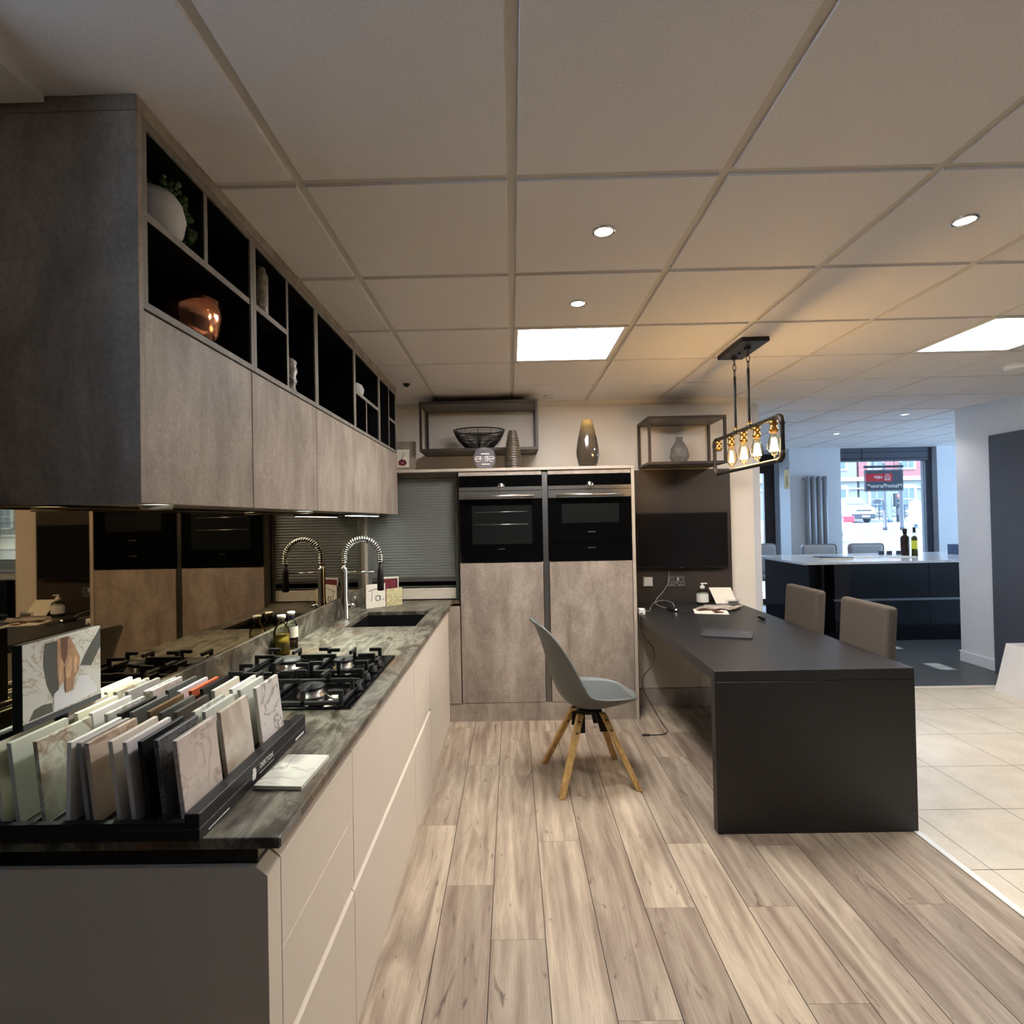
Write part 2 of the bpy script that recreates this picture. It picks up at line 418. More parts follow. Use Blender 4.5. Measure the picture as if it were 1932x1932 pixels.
def tile_floor():
    bm = bmesh.new(); lay = bm.loops.layers.float_color.new('rnd')
    s = .4435; fx = 1.8711; fy = 2.1987; g = .0016
    bm.faces.new([bm.verts.new(p) for p in ((1.76, -3, -.002), (4.3, -3, -.002), (4.3, 4.48, -.002), (1.76, 4.48, -.002))]).material_index = 1
    def cuts(a, b, o): 
        v = [a]; k = math.floor((a-o)/s)+1
        while o+k*s < b: v.append(o+k*s); k += 1
        return v+[b]
    xs = cuts(1.785, 4.3, fx); ys = cuts(-3, 4.44, fy)
    for a, b in zip(xs, xs[1:]):
        for c, d in zip(ys, ys[1:]):
            f = bm.faces.new([bm.verts.new(p) for p in ((a+g, c+g, 0), (b-g, c+g, 0), (b-g, d-g, 0), (a+g, d-g, 0))])
            for l in f.loops: l[lay] = (random.random(), random.random(), 0, 1)
    me = bpy.data.meshes.new('floor'); bm.to_mesh(me); bm.free(); me.materials.append(M['tiles']); me.materials.append(M['grout'])
    o = bpy.data.objects.new('floor', me); COL.objects.link(o); o['kind'] = 'structure'; return o
tile_floor()
struct('floor', MB().box(1.9, 9.2, 4.48, 8.35, -.02, -.001).box(4.3, 9.2, 3.0, 4.48, -.02, -.001), 'dark_lam')
struct('trim_1', B(1.758, 1.786, -3, 4.44, -.002, .004, .002), 'white_plastic')
struct('trim_2', B(1.786, 4.28, 4.44, 4.485, -.002, .006, .002), 'cream_edge')

def ceiling():
    m = MB(); rnd = random.Random(2)
    m.poly([(-3, -3, CEIL), (-3, 4.6, CEIL), (9.2, 4.6, CEIL), (9.2, -3, CEIL)], 1); m.poly([(1.99, 4.6, CEIL), (1.99, 8.3, CEIL), (9.2, 8.3, CEIL), (9.2, 4.6, CEIL)], 1)
    skip = {(0, 2), (4, 2)}
    for i in range(-6, 16):
        for j in range(-8, 12):
            if (i, j) in skip or (j >= 5 and i < 3): continue
            x0 = .018+.6*i+.013; y0 = 1.524+.6*j+.013; x1 = x0+.574; y1 = y0+.574; h = CEIL-.008; e = .003
            b = [(x0, y0, CEIL), (x1, y0, CEIL), (x1, y1, CEIL), (x0, y1, CEIL)]; t = [(x0+e, y0+e, h), (x1-e, y0+e, h), (x1-e, y1-e, h), (x0+e, y1-e, h)]
            B0 = [m.b.verts.new(p) for p in b]; T0 = [m.b.verts.new(p) for p in t]
            m.b.faces.new(T0[::-1])
            for k in range(4): m.b.faces.new([B0[k], T0[k], T0[(k+1) % 4], B0[(k+1) % 4]])
    bmesh.ops.recalc_face_normals(m.b, faces=m.b.faces[:])
    return struct('ceiling', m, ['ceil_tile', 'ceil_bar'])
def ceil_tile():
    m = N('mineral_ceiling_tile'); f = m.noise(m.co(), 160, 4, .7)
    m.base(m.ramp(f, [(.3, lin((222, 218, 217))), (.7, lin((236, 233, 232)))])); m.set(Roughness=.9, Specular_IOR_Level=.15); m.bump(f, .25, .001); return m.m
M['ceil_tile'] = ceil_tile()
ceiling()
struct('roof', MB().box(-3.2, 9.4, -3.2, 4.72, CEIL+.03, CEIL+.1).box(1.98, 9.4, 4.72, 8.95, CEIL+.03, CEIL+.1), 'ceil_bar')

struct('wall_back', B(-1.3, 1.98, 4.49, 4.72, 0, CEIL), 'wall')
struct('wall_left', B(-1.32, -1.13, 1.0, 4.49, 0, CEIL), 'wall')
struct('wall_left_return', B(-3.1, -1.13, 1.25, 1.4, 0, CEIL), 'wall')
struct('wall_right', MB().box(4.245, 4.42, -3, 5.25, 0, CEIL).box(4.42, 9.2, 5.1, 5.25, 0, CEIL), 'wall_cool')
struct('wall_side', MB().box(-2.5, -2.15, -3, -1.9, 0, CEIL).box(-2.5, -2.15, 1.1, 1.25, 0, CEIL).box(-2.5, -2.15, -1.9, 1.1, 0, 1.85).box(-2.5, -2.15, -1.9, 1.1, 2.34, CEIL), 'wall_grey')  # unseen wall, made thick so its sill stops daylight falling low
struct('wall_front', B(-3.1, 4.4, -3.15, -3, 0, CEIL), 'wall_grey')
struct('baseboard_right', B(4.228, 4.245, -2.9, 5.266, 0, .1, .003).box(4.228, 4.6, 5.25, 5.266, 0, .1), 'wall_cool')
struct('trim_3', MB().prism([(-1.13, 4.49, CEIL), (-1.13, 4.43, CEIL), (-1.13, 4.445, CEIL-.035), (-1.13, 4.49, CEIL-.045)], (2.95, 0, 0)), 'wall')

# ------------------------------------------------------------------ ceiling fittings
def led(i, j, label, on=True):
    x0 = .018+.6*i; y0 = 1.524+.6*j
    t = thing('ceiling_light_panel', (x0+.3, y0+.3, CEIL-.004), label, 'ceiling light', 'square panel lights in the ceiling grid')
    f = MB(); w = .02; z0, z1 = CEIL-.008, CEIL+.004
    f.box(x0+.013, x0+.587, y0+.013, y0+.013+w, z0, z1).box(x0+.013, x0+.587, y0+.587-w, y0+.587, z0, z1)
    f.box(x0+.013, x0+.013+w, y0+.013+w, y0+.587-w, z0, z1).box(x0+.587-w, x0+.587, y0+.013+w, y0+.587-w, z0, z1)
    f.build('frame', 'white_plastic', t)
    B(x0+.013+w, x0+.587-w, y0+.013+w, y0+.587-w, CEIL-.004, CEIL+.002).build('diffuser', 'led', t)
led(0, 2, 'bright square LED panel in the ceiling in front of the two ovens')
led(4, 2, 'bright square LED panel in the ceiling at the right edge of the photo')
t = thing('ceiling_panel', (-1.31, .88, CEIL-.02), 'white framed ceiling panel beside the top left corner of the wall cabinets', 'ceiling panel')
f = MB(); X0, X1, Y0, Y1, z0, z1 = -1.6, -1.011, .6, 1.18, CEIL-.028, CEIL-.008
f.box(X0, X1, Y0, Y0+.06, z0, z1).box(X0, X1, Y1-.03, Y1, z0, z1).box(X0, X0+.06, Y0+.06, Y1-.03, z0, z1).box(X1-.066, X1, Y0+.06, Y1-.03, z0, z1)
f.build('frame', 'white_plastic', t); B(X0+.06, X1-.074, Y0+.06, Y1-.03, z0+.006, z1).build('diffuser', 'white_plastic', t)

def downlight(x, y, label, on=True, e=14, r=.04):
    t = thing('downlight', (x, y, CEIL-.012), label, 'downlight', 'round recessed downlights')
    MB().lathe([(r*.72, CEIL-.0085), (r*.76, CEIL-.012), (r*.86, CEIL-.014), (r, CEIL-.009), (r, CEIL-.007)], x, y, 0, 32, cap=False).build('bezel', 'chrome', t)
    MB().lathe([(.0005, CEIL-.0105), (r*.74, CEIL-.0095)], x, y, 0, 24, cap=False).build('lamp', 'spot_on' if on else 'spot_off', t)
    if on and e: spot(t, (x, y, CEIL-.03), e, (1, .97, .96), 130, .8, .03)
downlight(.326, 1.821, 'lit round downlight nearest the camera, in the middle ceiling column', e=26)
downlight(.313, 2.43, 'lit round downlight just in front of the left bright ceiling panel', e=26)
downlight(1.514, 1.81, 'lit round downlight at the right, in front of the pendant lamp', e=26)
downlight(.306, 4.272, 'small unlit downlight close to the back wall above the tall vase', False)
downlight(3.88, 5.4, 'lit downlight over the dark island, nearer of the two', e=8)
downlight(3.93, 6.62, 'lit downlight over the dark island, nearer the shop window', e=8)
t = thing('ceiling_sensor', (-.715, 3.783, CEIL-.012), 'small dark sensor in the ceiling above the tambour cupboard', 'sensor')
MB().lathe([(.0, CEIL-.03), (.012, CEIL-.028), (.02, CEIL-.016), (.026, CEIL-.009)], -.715, 3.783, 0, 20).build('housing', 'black_matte', t)
t = thing('smoke_alarm', (3.33, 3.62, CEIL-.008), 'white round smoke alarm on the ceiling past the right bright panel', 'smoke alarm')
MB().lathe([(.04, CEIL-.045), (.055, CEIL-.04), (.06, CEIL-.026), (.06, CEIL-.02)], 3.33, 3.62, 0, 28).build('cover', 'white_plastic', t)
MB().lathe([(.058, CEIL-.02), (.066, CEIL-.018), (.066, CEIL-.008)], 3.33, 3.62, 0, 28).build('base', 'white_plastic', t)

# ================================================================== WALL CABINETS (left)
UX = -.815; UB = 1.475; UM = 1.912; UT = 2.345; BX = -1.128
def wallcab(y0, y1, label):
    t = thing('wall_cabinet', (-.97, (y0+y1)/2, UB), label, 'wall cabinet', 'concrete-look wall cabinets over the worktop')
    B(BX, UX-.021, y0+.001, y1-.001, UB+.004, UM).build('carcass', 'wood_grey', t)
    B(UX-.02, UX, y0+.0015, y1-.0015, UB, UM-.004, .0015).build('door', 'concrete', t)
wallcab(1.206, 1.715, 'concrete-look wall cabinet nearest the camera, under the copper bowl')
wallcab(1.716, 2.285, 'concrete-look wall cabinet second from the camera')
wallcab(2.286, 2.83, 'concrete-look wall cabinet third from the camera, over the bottles')
wallcab(2.831, 3.90, 'wide concrete-look wall cabinet farthest from the camera, over the sink tap')
t = tag(B(BX, UX+.003, 1.188, 1.205, UB, UT, .001).build('end_panel', 'concrete'), 'tall concrete-look end panel closing the wall cabinets at the near left', 'panel')
t = tag(B(BX, UX+.003, 1.188, 3.9, UT+.001, CEIL-.009, .001).build('cornice', 'concrete'), 'long filler strip between the open shelves and the ceiling', 'cornice')
def shelfunit(y0, y1, label, shelves=(), divs=()):
    t = thing('open_shelf_unit', (-.97, (y0+y1)/2, UM), label, 'shelf unit', 'dark open shelf units above the wall cabinets')
    w = .018; a, b = y0+.0005, y1-.0005
    MB().box(BX+.01, UX, a, a+w, UM+.001, UT).box(BX+.01, UX, b-w, b, UM+.001, UT).box(BX+.01, UX, a+w, b-w, UM+.001, UM+w).box(BX+.01, UX, a+w, b-w, UT-w, UT).build('frame', 'wood_grey', t)
    m = MB().box(BX+.002, BX+.009, a, b, UM+.001, UT); q = .004
    m.box(BX+.01, UX-.006, a+w, a+w+.001, UM+w, UT-w).box(BX+.01, UX-.006, b-w-.001, b-w, UM+w, UT-w).box(BX+.01, UX-.006, a+w, b-w, UM+w, UM+w+.0006).box(BX+.01, UX-.006, a+w, b-w, UT-w-.001, UT-w)
    m.build('lining', 'navy_back', t)
    for (s0, s1, z) in shelves: MB().box(BX+.01, UX-.006, s0, s1, z-.009, z+.009).box(UX-.006, UX-.003, s0, s1, z-.009, z+.009, mi=1).build('shelf', ['navy_back', 'wood_grey'], t)
    for (y, z0, z1) in divs: MB().box(BX+.01, UX-.006, y-.008, y+.008, z0, z1).box(UX-.006, UX-.003, y-.008, y+.008, z0, z1, mi=1).build('divider', ['navy_back', 'wood_grey'], t)
zl, zh = UM+.0195, UT-.0195
shelfunit(1.206, 1.735, 'dark open shelf unit holding the plant pot and the copper bowl', [(1.2255, 1.7155, 2.13)], [(1.47, 2.14, zh)])
shelfunit(1.735, 2.30, 'dark open shelf unit second from the camera with a full-height divider', [(1.7555, 2.0, 2.13)], [(2.009, zl, zh)])
shelfunit(2.30, 2.865, 'dark empty open shelf unit third from the camera, one undivided box')
shelfunit(2.865, 3.40, 'dark open shelf unit fourth from the camera with two small lower boxes', [(2.8855, 3.3795, 2.122)], [(3.105, zl, 2.112)])
shelfunit(3.40, 3.90, 'dark open shelf unit farthest from the camera, beside the back wall', [(3.689, 3.8795, 2.126)], [(3.68, zl, zh)])

# shelf contents
t = thing('potted_succulent', (-.905, 1.375, 2.14), 'white rounded pot with trailing green succulent in the top left shelf', 'potted plant')
MB().lathe([(.03, 2.1395), (.05, 2.145), (.072, 2.18), (.078, 2.215), (.07, 2.25), (.058, 2.268), (.05, 2.268), (.05, 2.25)], -.905, 1.375, 0, 32).build('pot', 'pot', t)
m = MB(); r = random.Random(3)
for k in range(95):
    u = r.random()
    if u < .55:      # string hanging at the far side of the pot
        s = r.random(); x = -.862+.022*r.gauss(0, .5); y = 1.43+.028*math.sin(s*PI*.6)+r.gauss(0, .007); z = 2.292-.115*s+r.gauss(0, .006)
    else:
        a = r.uniform(0, 2*PI); q = r.uniform(0, .055); x = -.885+q*math.cos(a); y = 1.385+q*math.sin(a); z = 2.275+r.uniform(0, .03)
    m.sphere((x, y, z), r.uniform(.006, .011), 8, (1, 1, .8))
m.build('leaves', 'foliage', t)
t = tag(MB().lathe([(.045, 1.9325), (.07, 1.936), (.088, 1.97), (.096, 2.02), (.098, 2.062), (.095, 2.062), (.09, 2.02), (.08, 1.97), (.05, 1.945)], -.925, 1.545, 0, 40).build('copper_bowl', 'copper'), 'hammered copper bowl on the lower shelf of the nearest shelf unit', 'bowl')
t = thing('bottle_vase', (-.87, 1.88, 2.14), 'mottled pale bottle vase half hidden behind a shelf upright', 'vase')
MB().lathe([(.03, 2.1395), (.034, 2.15), (.034, 2.29), (.026, 2.305), (.026, 2.315)], -.87, 1.885, 0, 24).build('body', marble('mottled_vase', (150, 140, 122), (70, 62, 52), 30, .1, 4, rough=.4), t)
t = thing('sculpted_vase', (-.868, 2.135, 1.932), 'slim black and white patterned vase beside the full-height shelf divider', 'vase')
MB().lathe([(.02, 1.9325), (.028, 1.945), (.022, 1.965), (.03, 1.985), (.024, 2.005), (.032, 2.025), (.026, 2.045), (.03, 2.062), (.016, 2.075)], -.868, 2.14, 0, 20).build('body', marble('patterned_vase', (206, 200, 188), (20, 18, 18), 45, .16, 9, rough=.4, amount=1), t)
t = thing('round_ornament', (-.868, 3.07, 2.132), 'small pale round ornament in the fourth shelf unit', 'ornament')
MB().lathe([(.02, 2.1315), (.04, 2.15), (.045, 2.175), (.034, 2.2), (.015, 2.212)], -.868, 3.075, 0, 20).build('body', 'pot', t)

def puck(x, y, label, e):
    t = thing('cabinet_spotlight', (x, y, UB-.004), label, 'under-cabinet light', 'small lights under the wall cabinets')
    MB().lathe([(.026, UB-.006), (.036, UB-.008), (.038, UB+.0035)], x, y, 0, 24, cap=False).build('bezel', 'steel', t)
    MB().lathe([(.0005, UB-.003), (.027, UB-.003)], x, y, 0, 20, cap=False).build('lens', 'puck', t)
    spot(t, (x, y, UB-.012), e, (.95, 1, .84), 112, .8, .025)
puck(-.93, 1.42, 'round under-cabinet spotlight shining on the sample tray', 12)
puck(-.955, 2.50, 'round under-cabinet spotlight shining on the worktop by the bottles', 26)
t = thing('cabinet_strip_light', (-.93, 3.4, UB-.012), 'long under-cabinet strip light over the sink', 'under-cabinet light')
B(-.95, -.91, 3.08, 3.75, UB-.012, UB+.0035, .002).build('housing', 'steel', t); B(-.945, -.915, 3.09, 3.74, UB-.0135, UB-.0125).build('diffuser', 'puck', t)

# ================================================================== BASE CABINETS (left)
FX = -.463; WT = .85; WB = .829
def basecab(y0, y1, fronts, label, kind='drawer', top=WB-.001):
    t = thing('base_cabinet', (-.78, (y0+y1)/2, 0), label, 'base cabinet', 'cream handleless base cabinets under the stone worktop')
    B(-1.12, FX-.03, y0+.001, y1-.001, .0, top).build('carcass', 'cream', t)
    B(-1.1, FX-.0285, y0+.002, y1-.002, .78, top-.0005).build('grip_channel', 'black_matte', t) if top > .7 else None
    B(FX-.0299, FX-.0282, y0+.001, y1-.001, .388, .41).build('grip_channel', 'black_matte', t) if len(fronts) > 1 else None
    for a, b in fronts:
        if b in (.775, .386): MB().prism([(FX-.022, y0+.0015, a), (FX, y0+.0015, a), (FX, y0+.0015, b-.0005), (FX-.017, y0+.0015, b+.017), (FX-.022, y0+.0015, b+.017)], (0, y1-y0-.003, 0)).build(kind, ['cream'], t)
        else: B(FX-.022, FX, y0+.0015, y1-.0015, a, b, .0008).build(kind, 'cream', t)
Fz = [(.6, .775), (.412, .597), (.004, .386)]
basecab(1.065, 1.54, Fz, 'cream three-drawer base cabinet nearest the camera')
basecab(1.541, 2.50, [(.412, .775), (.004, .386)], 'wide cream two-drawer base cabinet under the gas hob')
basecab(2.501, 2.978, Fz, 'cream three-drawer base cabinet between hob and sink')
basecab(2.979, 3.865, [(.004, .775)], 'cream base cabinet with plain door under the sink', 'door', .64)
t = thing('end_panel', (-.79, 1.036, 0), 'thick cream end panel closing the base cabinets at the near left', 'panel')
MB().prism([(-1.12, 1.008, 0), (FX, 1.008, 0), (FX, 1.008, .775), (FX-.022, 1.008, .792), (-1.12, 1.008, .792)], (0, .055, 0)).build('panel', 'cream', t)
B(-1.12, FX-.022, 1.018, 1.063, .793, WB-.0008).build('riser', 'black_gloss', t)
tag(B(FX-.0, -.38, 3.868, 3.885, .13, .815).build('filler_panel', 'concrete'), 'narrow concrete-look filler strip between sink cabinet and oven tower', 'panel')
t = thing('worktop', (-.75, 2.5, WB), 'long rust-patterned stone worktop carrying hob and sink', 'worktop')
m = MB(); sx0, sx1, sy0, sy1 = -.93, -.54, 2.99, 3.48
m.box(-1.125, -.437, 1.0, 1.67, WB, WT, .0015).box(-1.125, -.437, 1.67, sy0, WB, WT).box(-1.125, sx0, sy0, sy1, WB, WT).box(sx1, -.437, sy0, sy1, WB, WT).box(-1.125, -.437, sy1, 3.9, WB, WT).box(-1.125, -.384, 3.9, 4.48, WB, WT)
bmesh.ops.remove_doubles(m.b, verts=m.b.verts[:], dist=.0002)
m.build('slab', 'stone', t)
B(-.4368, -.4352, 1.004, 1.1, WB+.002, WT-.004).build('edge_strip', 'alu', t)
tag(B(-1.075, -1.06, 1.0, 3.955, WT+.0005, .957, .001).build('upstand', 'stone'), 'low stone upstand along the back of the worktop', 'upstand')
tag(B(-1.127, -1.073, 1.09, 3.955, .958, UB-.001).build('mirror_splashback', 'mirror'), 'bronze tinted mirror splashback behind the worktop', 'mirror')

# sink
t = thing('sink', (-.735, 3.23, WB-.2), 'black square undermount sink in the stone worktop', 'sink')
m = MB(); zb = .66
m.box(sx0, sx1, sy0, sy1, zb-.012, zb)
for (a, b, c, d) in ((sx0-.008, sx0, sy0-.008, sy1+.008), (sx1, sx1+.008, sy0-.008, sy1+.008), (sx0, sx1, sy0-.008, sy0), (sx0, sx1, sy1, sy1+.008)): m.box(a, b, c, d, zb-.012, WB-.001)
m.build('basin', plain('black_granite_sink', (20, 21, 21), .35, vary=.2, scale=120), t)
MB().lathe([(.0, zb+.003), (.04, zb+.003), (.045, zb+.001)], -.735, 3.23, 0, 24).build('drain', 'steel', t)

# tap
t = thing('kitchen_tap', (-1.0, 3.246, WT), 'chrome spring-neck kitchen tap standing behind the sink', 'tap')
TX, TY = -1.005, 3.246
MB().lathe([(.03, WT+.0005), (.03, WT+.006), (.027, WT+.01), (.027, .95), (.022, .958), (.022, 1.15), (.018, 1.158), (.012, 1.16), (.012, 1.215)], TX, TY, 0, 28).build('body', 'chrome', t)
cx = (-1.005-.789)/2; R = (.789-1.005)/-2
arc = [(TX, TY, 1.165+.007*k) for k in range(7)]
for k in range(0, 37):
    a = PI-PI*k/36; arc.append((cx+R*math.cos(a), TY, 1.212+R*1.02*math.sin(a)))
arc += [(-.789, TY, 1.21-.01*k) for k in range(1, 4)]
MB().tube(arc, .008, 8).build('hose', 'black_metal', t)
hel = []; turns = 30; path = [Vector(p) for p in arc[2:]]; L = [0]
for a, b in zip(path, path[1:]): L.append(L[-1]+(b-a).length)
for k in range(turns*10+1):
    s = L[-1]*k/(turns*10); i = max(j for j in range(len(L)) if L[j] <= s+1e-9); i = min(i, len(path)-2)
    f = (s-L[i])/max(1e-9, L[i+1]-L[i]); p = path[i].lerp(path[i+1], f); d = (path[i+1]-path[i]).normalized()
    u = Vector((0, 1, 0)); w = d.cross(u); a = 2*PI*k/10
    hel.append(p+(u*math.cos(a)+w*math.sin(a))*.0155)
MB().tube(hel, .0042, 6).build('spring', 'chrome', t)
MB().lathe([(.012, 1.185), (.013, 1.15), (.017, 1.145), (.018, 1.10), (.02, 1.07), (.02, 1.02), (.015, 1.016)], -.789, TY, 0, 24).build('spray_head', 'black_metal', t)
MB().tube([(TX, TY, 1.127), (-.81, TY, 1.127)], .0055, 10).build('support_arm', 'chrome', t)
MB().tube([(-.98, TY, .928), (-.945, TY-.004, .932)], [.014, .012], 14).tube([(-.95, TY-.004, .932), (-.94, TY-.01, .985)], [.006, .004], 10).build('lever', 'chrome', t)

# hob
t = thing('gas_hob', (-.76, 1.99, WT), 'black glass gas hob with four burners on the stone worktop', 'hob')
B(-1.035, -.505, 1.675, 2.312, WT+.0005, WT+.009, .003).build('glass_top', 'black_gloss', t)
hz = WT+.009
def burner(x, y, r):
    b = MB().lathe([(r*1.15, hz), (r*1.15, hz+.006), (r*.95, hz+.01), (r*.95, hz+.024), (r*.9, hz+.026)], x, y, 0, 40).build('burner_ring', 'steel', t)
    MB().lathe([(r*.9, hz+.026), (r*1.05, hz+.027), (r*1.06, hz+.033), (r*.95, hz+.037), (.001, hz+.039)], x, y, 0, 40).build('burner_cap', 'iron', b)
BUR = [(-.884, 2.135, .05), (-.667, 2.125, .036), (-.667, 1.785, .04), (-.884, 1.80, .036)]
for q in BUR: burner(*q)
def grate(x, y, w):
    m = MB(); g = .0065; zb = hz+.004; h = .046
    for s in (-1, 1):
        m.box(x-w, x+w, y+s*w-g, y+s*w+g, zb, zb+.013, .002); m.box(x+s*w-g, x+s*w+g, y-w+g, y+w-g, zb, zb+.013, .002)
    for sx in (-1, 1):
        for sy in (-1, 1):
            cxx, cyy = x+sx*w, y+sy*w
            m.box(cxx-g, cxx+g, cyy-g, cyy+g, hz, zb+h, .0015)
            m.box(min(cxx, cxx-sx*.042), max(cxx, cxx-sx*.042), cyy-g*.9, cyy+g*.9, zb+h-.014, zb+h, .0015)
    for dx, dy in ((1, 0), (-1, 0), (0, 1), (0, -1)):
        px, py = x+dx*w, y+dy*w
        m.box(px-g, px+g, py-g, py+g, zb, zb+h+.002, .0015)
        qx, qy = x+dx*w*.42, y+dy*w*.42
        m.box(min(px, qx)-(g*.9 if dx == 0 else 0), max(px, qx)+(g*.9 if dx == 0 else 0), min(py, qy)-(g*.9 if dy == 0 else 0), max(py, qy)+(g*.9 if dy == 0 else 0), zb+h-.012, zb+h+.002, .0015)
    m.build('pan_support', 'iron', t)
grate(-.888, 2.135, .122); grate(-.655, 2.135, .103); grate(-.655, 1.80, .118); grate(-.888, 1.80, .108)
for (x, y) in ((-.532, 1.835), (-.535, 1.955), (-.535, 2.055), (-.535, 2.135)):
    MB().lathe([(.02, hz), (.021, hz+.004), (.017, hz+.008), (.016, hz+.022), (.0, hz+.024)], x, y, 0, 24).box(x-.005, x+.005, y-.018, y+.018, hz+.02, hz+.03, .002).build('knob', 'black_matte', t)
# beaded thread lying on the hob
pts = []
for k in range(26):
    a = k/25; pts.append((-.625+.085*a, 1.80-.02*math.sin(a*PI)-.055*a, hz+.0025))
m = MB()
for p in pts: m.sphere(p, .0022, 6)
m.tube(pts, .0006, 4)
tag(m.build('bead_string', 'white_plastic'), 'fine string of tiny white beads lying on the hob glass', 'bead string')

# bottles by the hob
t = thing('oil_bottle', (-1.02, 2.39, WT), 'short round glass oil bottle with cork behind the hob', 'bottle')
MB().lathe([(.03, WT+.0005), (.034, WT+.006), (.034, .95), (.03, .966), (.016, .985), (.014, .99), (.014, 1.008)], -1.02, 2.39, 0, 28).build('glass', 'clear_glass', t)
MB().lathe([(.001, WT+.004), (.031, WT+.006), (.031, .94), (.001, .941)], -1.02, 2.39, 0, 24).build('oil', 'oil', t)
MB().lathe([(.012, .995), (.012, 1.009), (.018, 1.01), (.018, 1.024)], -1.02, 2.39, 0, 20).build('stopper', 'white_paper', t)
t = thing('oil_bottle', (-1.022, 2.50, WT), 'taller glass bottle with paper label behind the short oil bottle', 'bottle')
MB().lathe([(.026, WT+.0005), (.029, WT+.006), (.029, .955), (.013, .985), (.0125, 1.01)], -1.022, 2.50, 0, 28).build('glass', 'clear_glass', t)
MB().lathe([(.0295, .905), (.0295, .955)], -1.022, 2.50, 0, 28, cap=False).build('label', 'white_paper', t)
MB().lathe([(.001, WT+.004), (.027, WT+.006), (.027, .9), (.001, .901)], -1.022, 2.50, 0, 20).build('contents', 'oil_dark', t)
MB().lathe([(.0135, .985), (.0135, 1.004), (.0135, 1.0045)], -1.022, 2.50, 0, 20).build('neck_band', plain('navy_band', (44, 44, 92), .5), t)
MB().lathe([(.016, 1.006), (.017, 1.02), (.01, 1.022)], -1.022, 2.50, 0, 20).build('stopper', 'white_paper', t)

# cards behind the sink
def card(name, pts, h, label, mat='white_paper', cat='card', lean=0, th=.0015):
    (x0, y0), (x1, y1) = pts; d = Vector((x1-x0, y1-y0, 0)); n = Vector((d.y, -d.x, 0)).normalized()
    t = thing(name, ((x0+x1)/2, (y0+y1)/2, WT), label, cat)
    z = WT+.0007; b = n*(-lean)
    MB().prism([(x0, y0, z), (x1, y1, z), (x1+b.x, y1+b.y, z+h), (x0+b.x, y0+b.y, z+h)], -n*th).build('sheet', mat, t)
    return t, d, n, b
t, d, n, b = card('note_card', ((-.975, 3.61), (-.868, 3.70)), .158, 'white folded card handwritten Ta. standing left behind the sink')
O0 = Vector((-.975, 3.61, WT)); du = d.normalized()
def on(u, v): 
    p = O0+du*(u*d.length)+Vector((0, 0, v*.158))+b*v; return p+n*.0012
m = MB()
m.tube([on(.12, .72), on(.35, .77), on(.72, .83), on(.86, .86)], .0016, 6).tube([on(.3, .76), on(.29, .5), on(.26, .28)], .0011, 6)
aa = [on(.6+.13*math.cos(a)*.9, .4+.11*math.sin(a)) for a in [PI*.3+k*2*PI/16 for k in range(16)]]
m.tube(aa, .0018, 6, closed=True).tube([on(.72, .49), on(.72, .34), on(.77, .3)], .0018, 6).sphere(on(.88, .33), .0028, 8).tube([on(.86, .31), on(.93, .37)], .001, 5)
m.build('handwriting', 'ink', t)
m = MB().prism([(-.977, 3.612, WT+.0007), (-.994, 3.66, WT+.0007), (-.994, 3.66, WT+.15), (-.977, 3.612, WT+.155)], (-.0015, 0, 0)); m.build('folded_half', 'white_paper', t)
card('sample_card', ((-.862, 3.70), (-.772, 3.79)), .118, 'small yellowish mottled card standing right of the handwritten card', marble('mottled_card', (222, 214, 168), (170, 160, 110), 25, .12, 2, rough=.7))
t, d, n, b = card('photo_card', ((-.915, 3.83), (-.81, 3.86)), .185, 'dark photo card with white border standing behind the other cards', 'white_paper')
O1 = Vector((-.915, 3.83, WT)); du = d.normalized()
P = lambda u, v: O1+du*(u*d.length)+Vector((0, 0, v*.185))+n*.0008
MB().prism([P(.07, .05), P(.93, .05), P(.93, .94), P(.07, .94)], n*.0004).build('picture', marble('dark_photo', (54, 40, 46), (150, 60, 70), 20, .2, 5, rough=.4), t)

# ================================================================== SAMPLE TRAY
t = thing('sample_tray', (-.8, 1.23, WT), 'black display tray holding rows of stone samples on the worktop', 'display tray')
m = MB()
TXr, TXl, TY0, TY1 = -.578, -1.045, .99, 1.50
m.box(TXl, TXr, TY0, TY1, WT+.0005, WT+.022, .001)
m.box(TXr-.028, TXr, TY0, TY1, WT+.022, WT+.05, .0015).box(TXl, TXl+.012, TY0, TY1, WT+.022, WT+.05)
for a, b in ((TY0, 1.004), (1.148, 1.16), (1.296, 1.312), (1.455, TY1)): m.box(TXl+.012, TXr-.028, a, b, WT+.022, WT+.034)
m.build('base', 'black_card', t)
g = MB(); x = TXl+.03
while x < TXr-.045:
    for a, b in ((1.006, 1.146), (1.162, 1.294), (1.314, 1.452)): g.box(x-.002, x+.001, a, b, WT+.0225, WT+.029)
    x += .029
g.build('ribs', plain('grey_tray_rib', (92, 98, 96), .5), t)
w = text_bm('DEKTON', .0165, .0002); Rm = Matrix(((0, 0, 1, 0), (1, 0, 0, 0), (0, 1, 0, 0), (0, 0, 0, 1)))
w.xf(Matrix.Translation((TXr+.0004, 1.262, WT+.0285)) @ Rm)
w.box(TXr, TXr+.0006, 1.225, 1.3, WT+.0135, WT+.0145)
for k, (a, b) in enumerate(((1.194, 1.208), (1.193, 1.21), (1.193, 1.21), (1.195, 1.21), (1.195, 1.206))): w.box(TXr, TXr+.0006, a, b, WT+.012+k*.0052, WT+.0158+k*.0052)
w.build('logo', 'white_plastic', t)
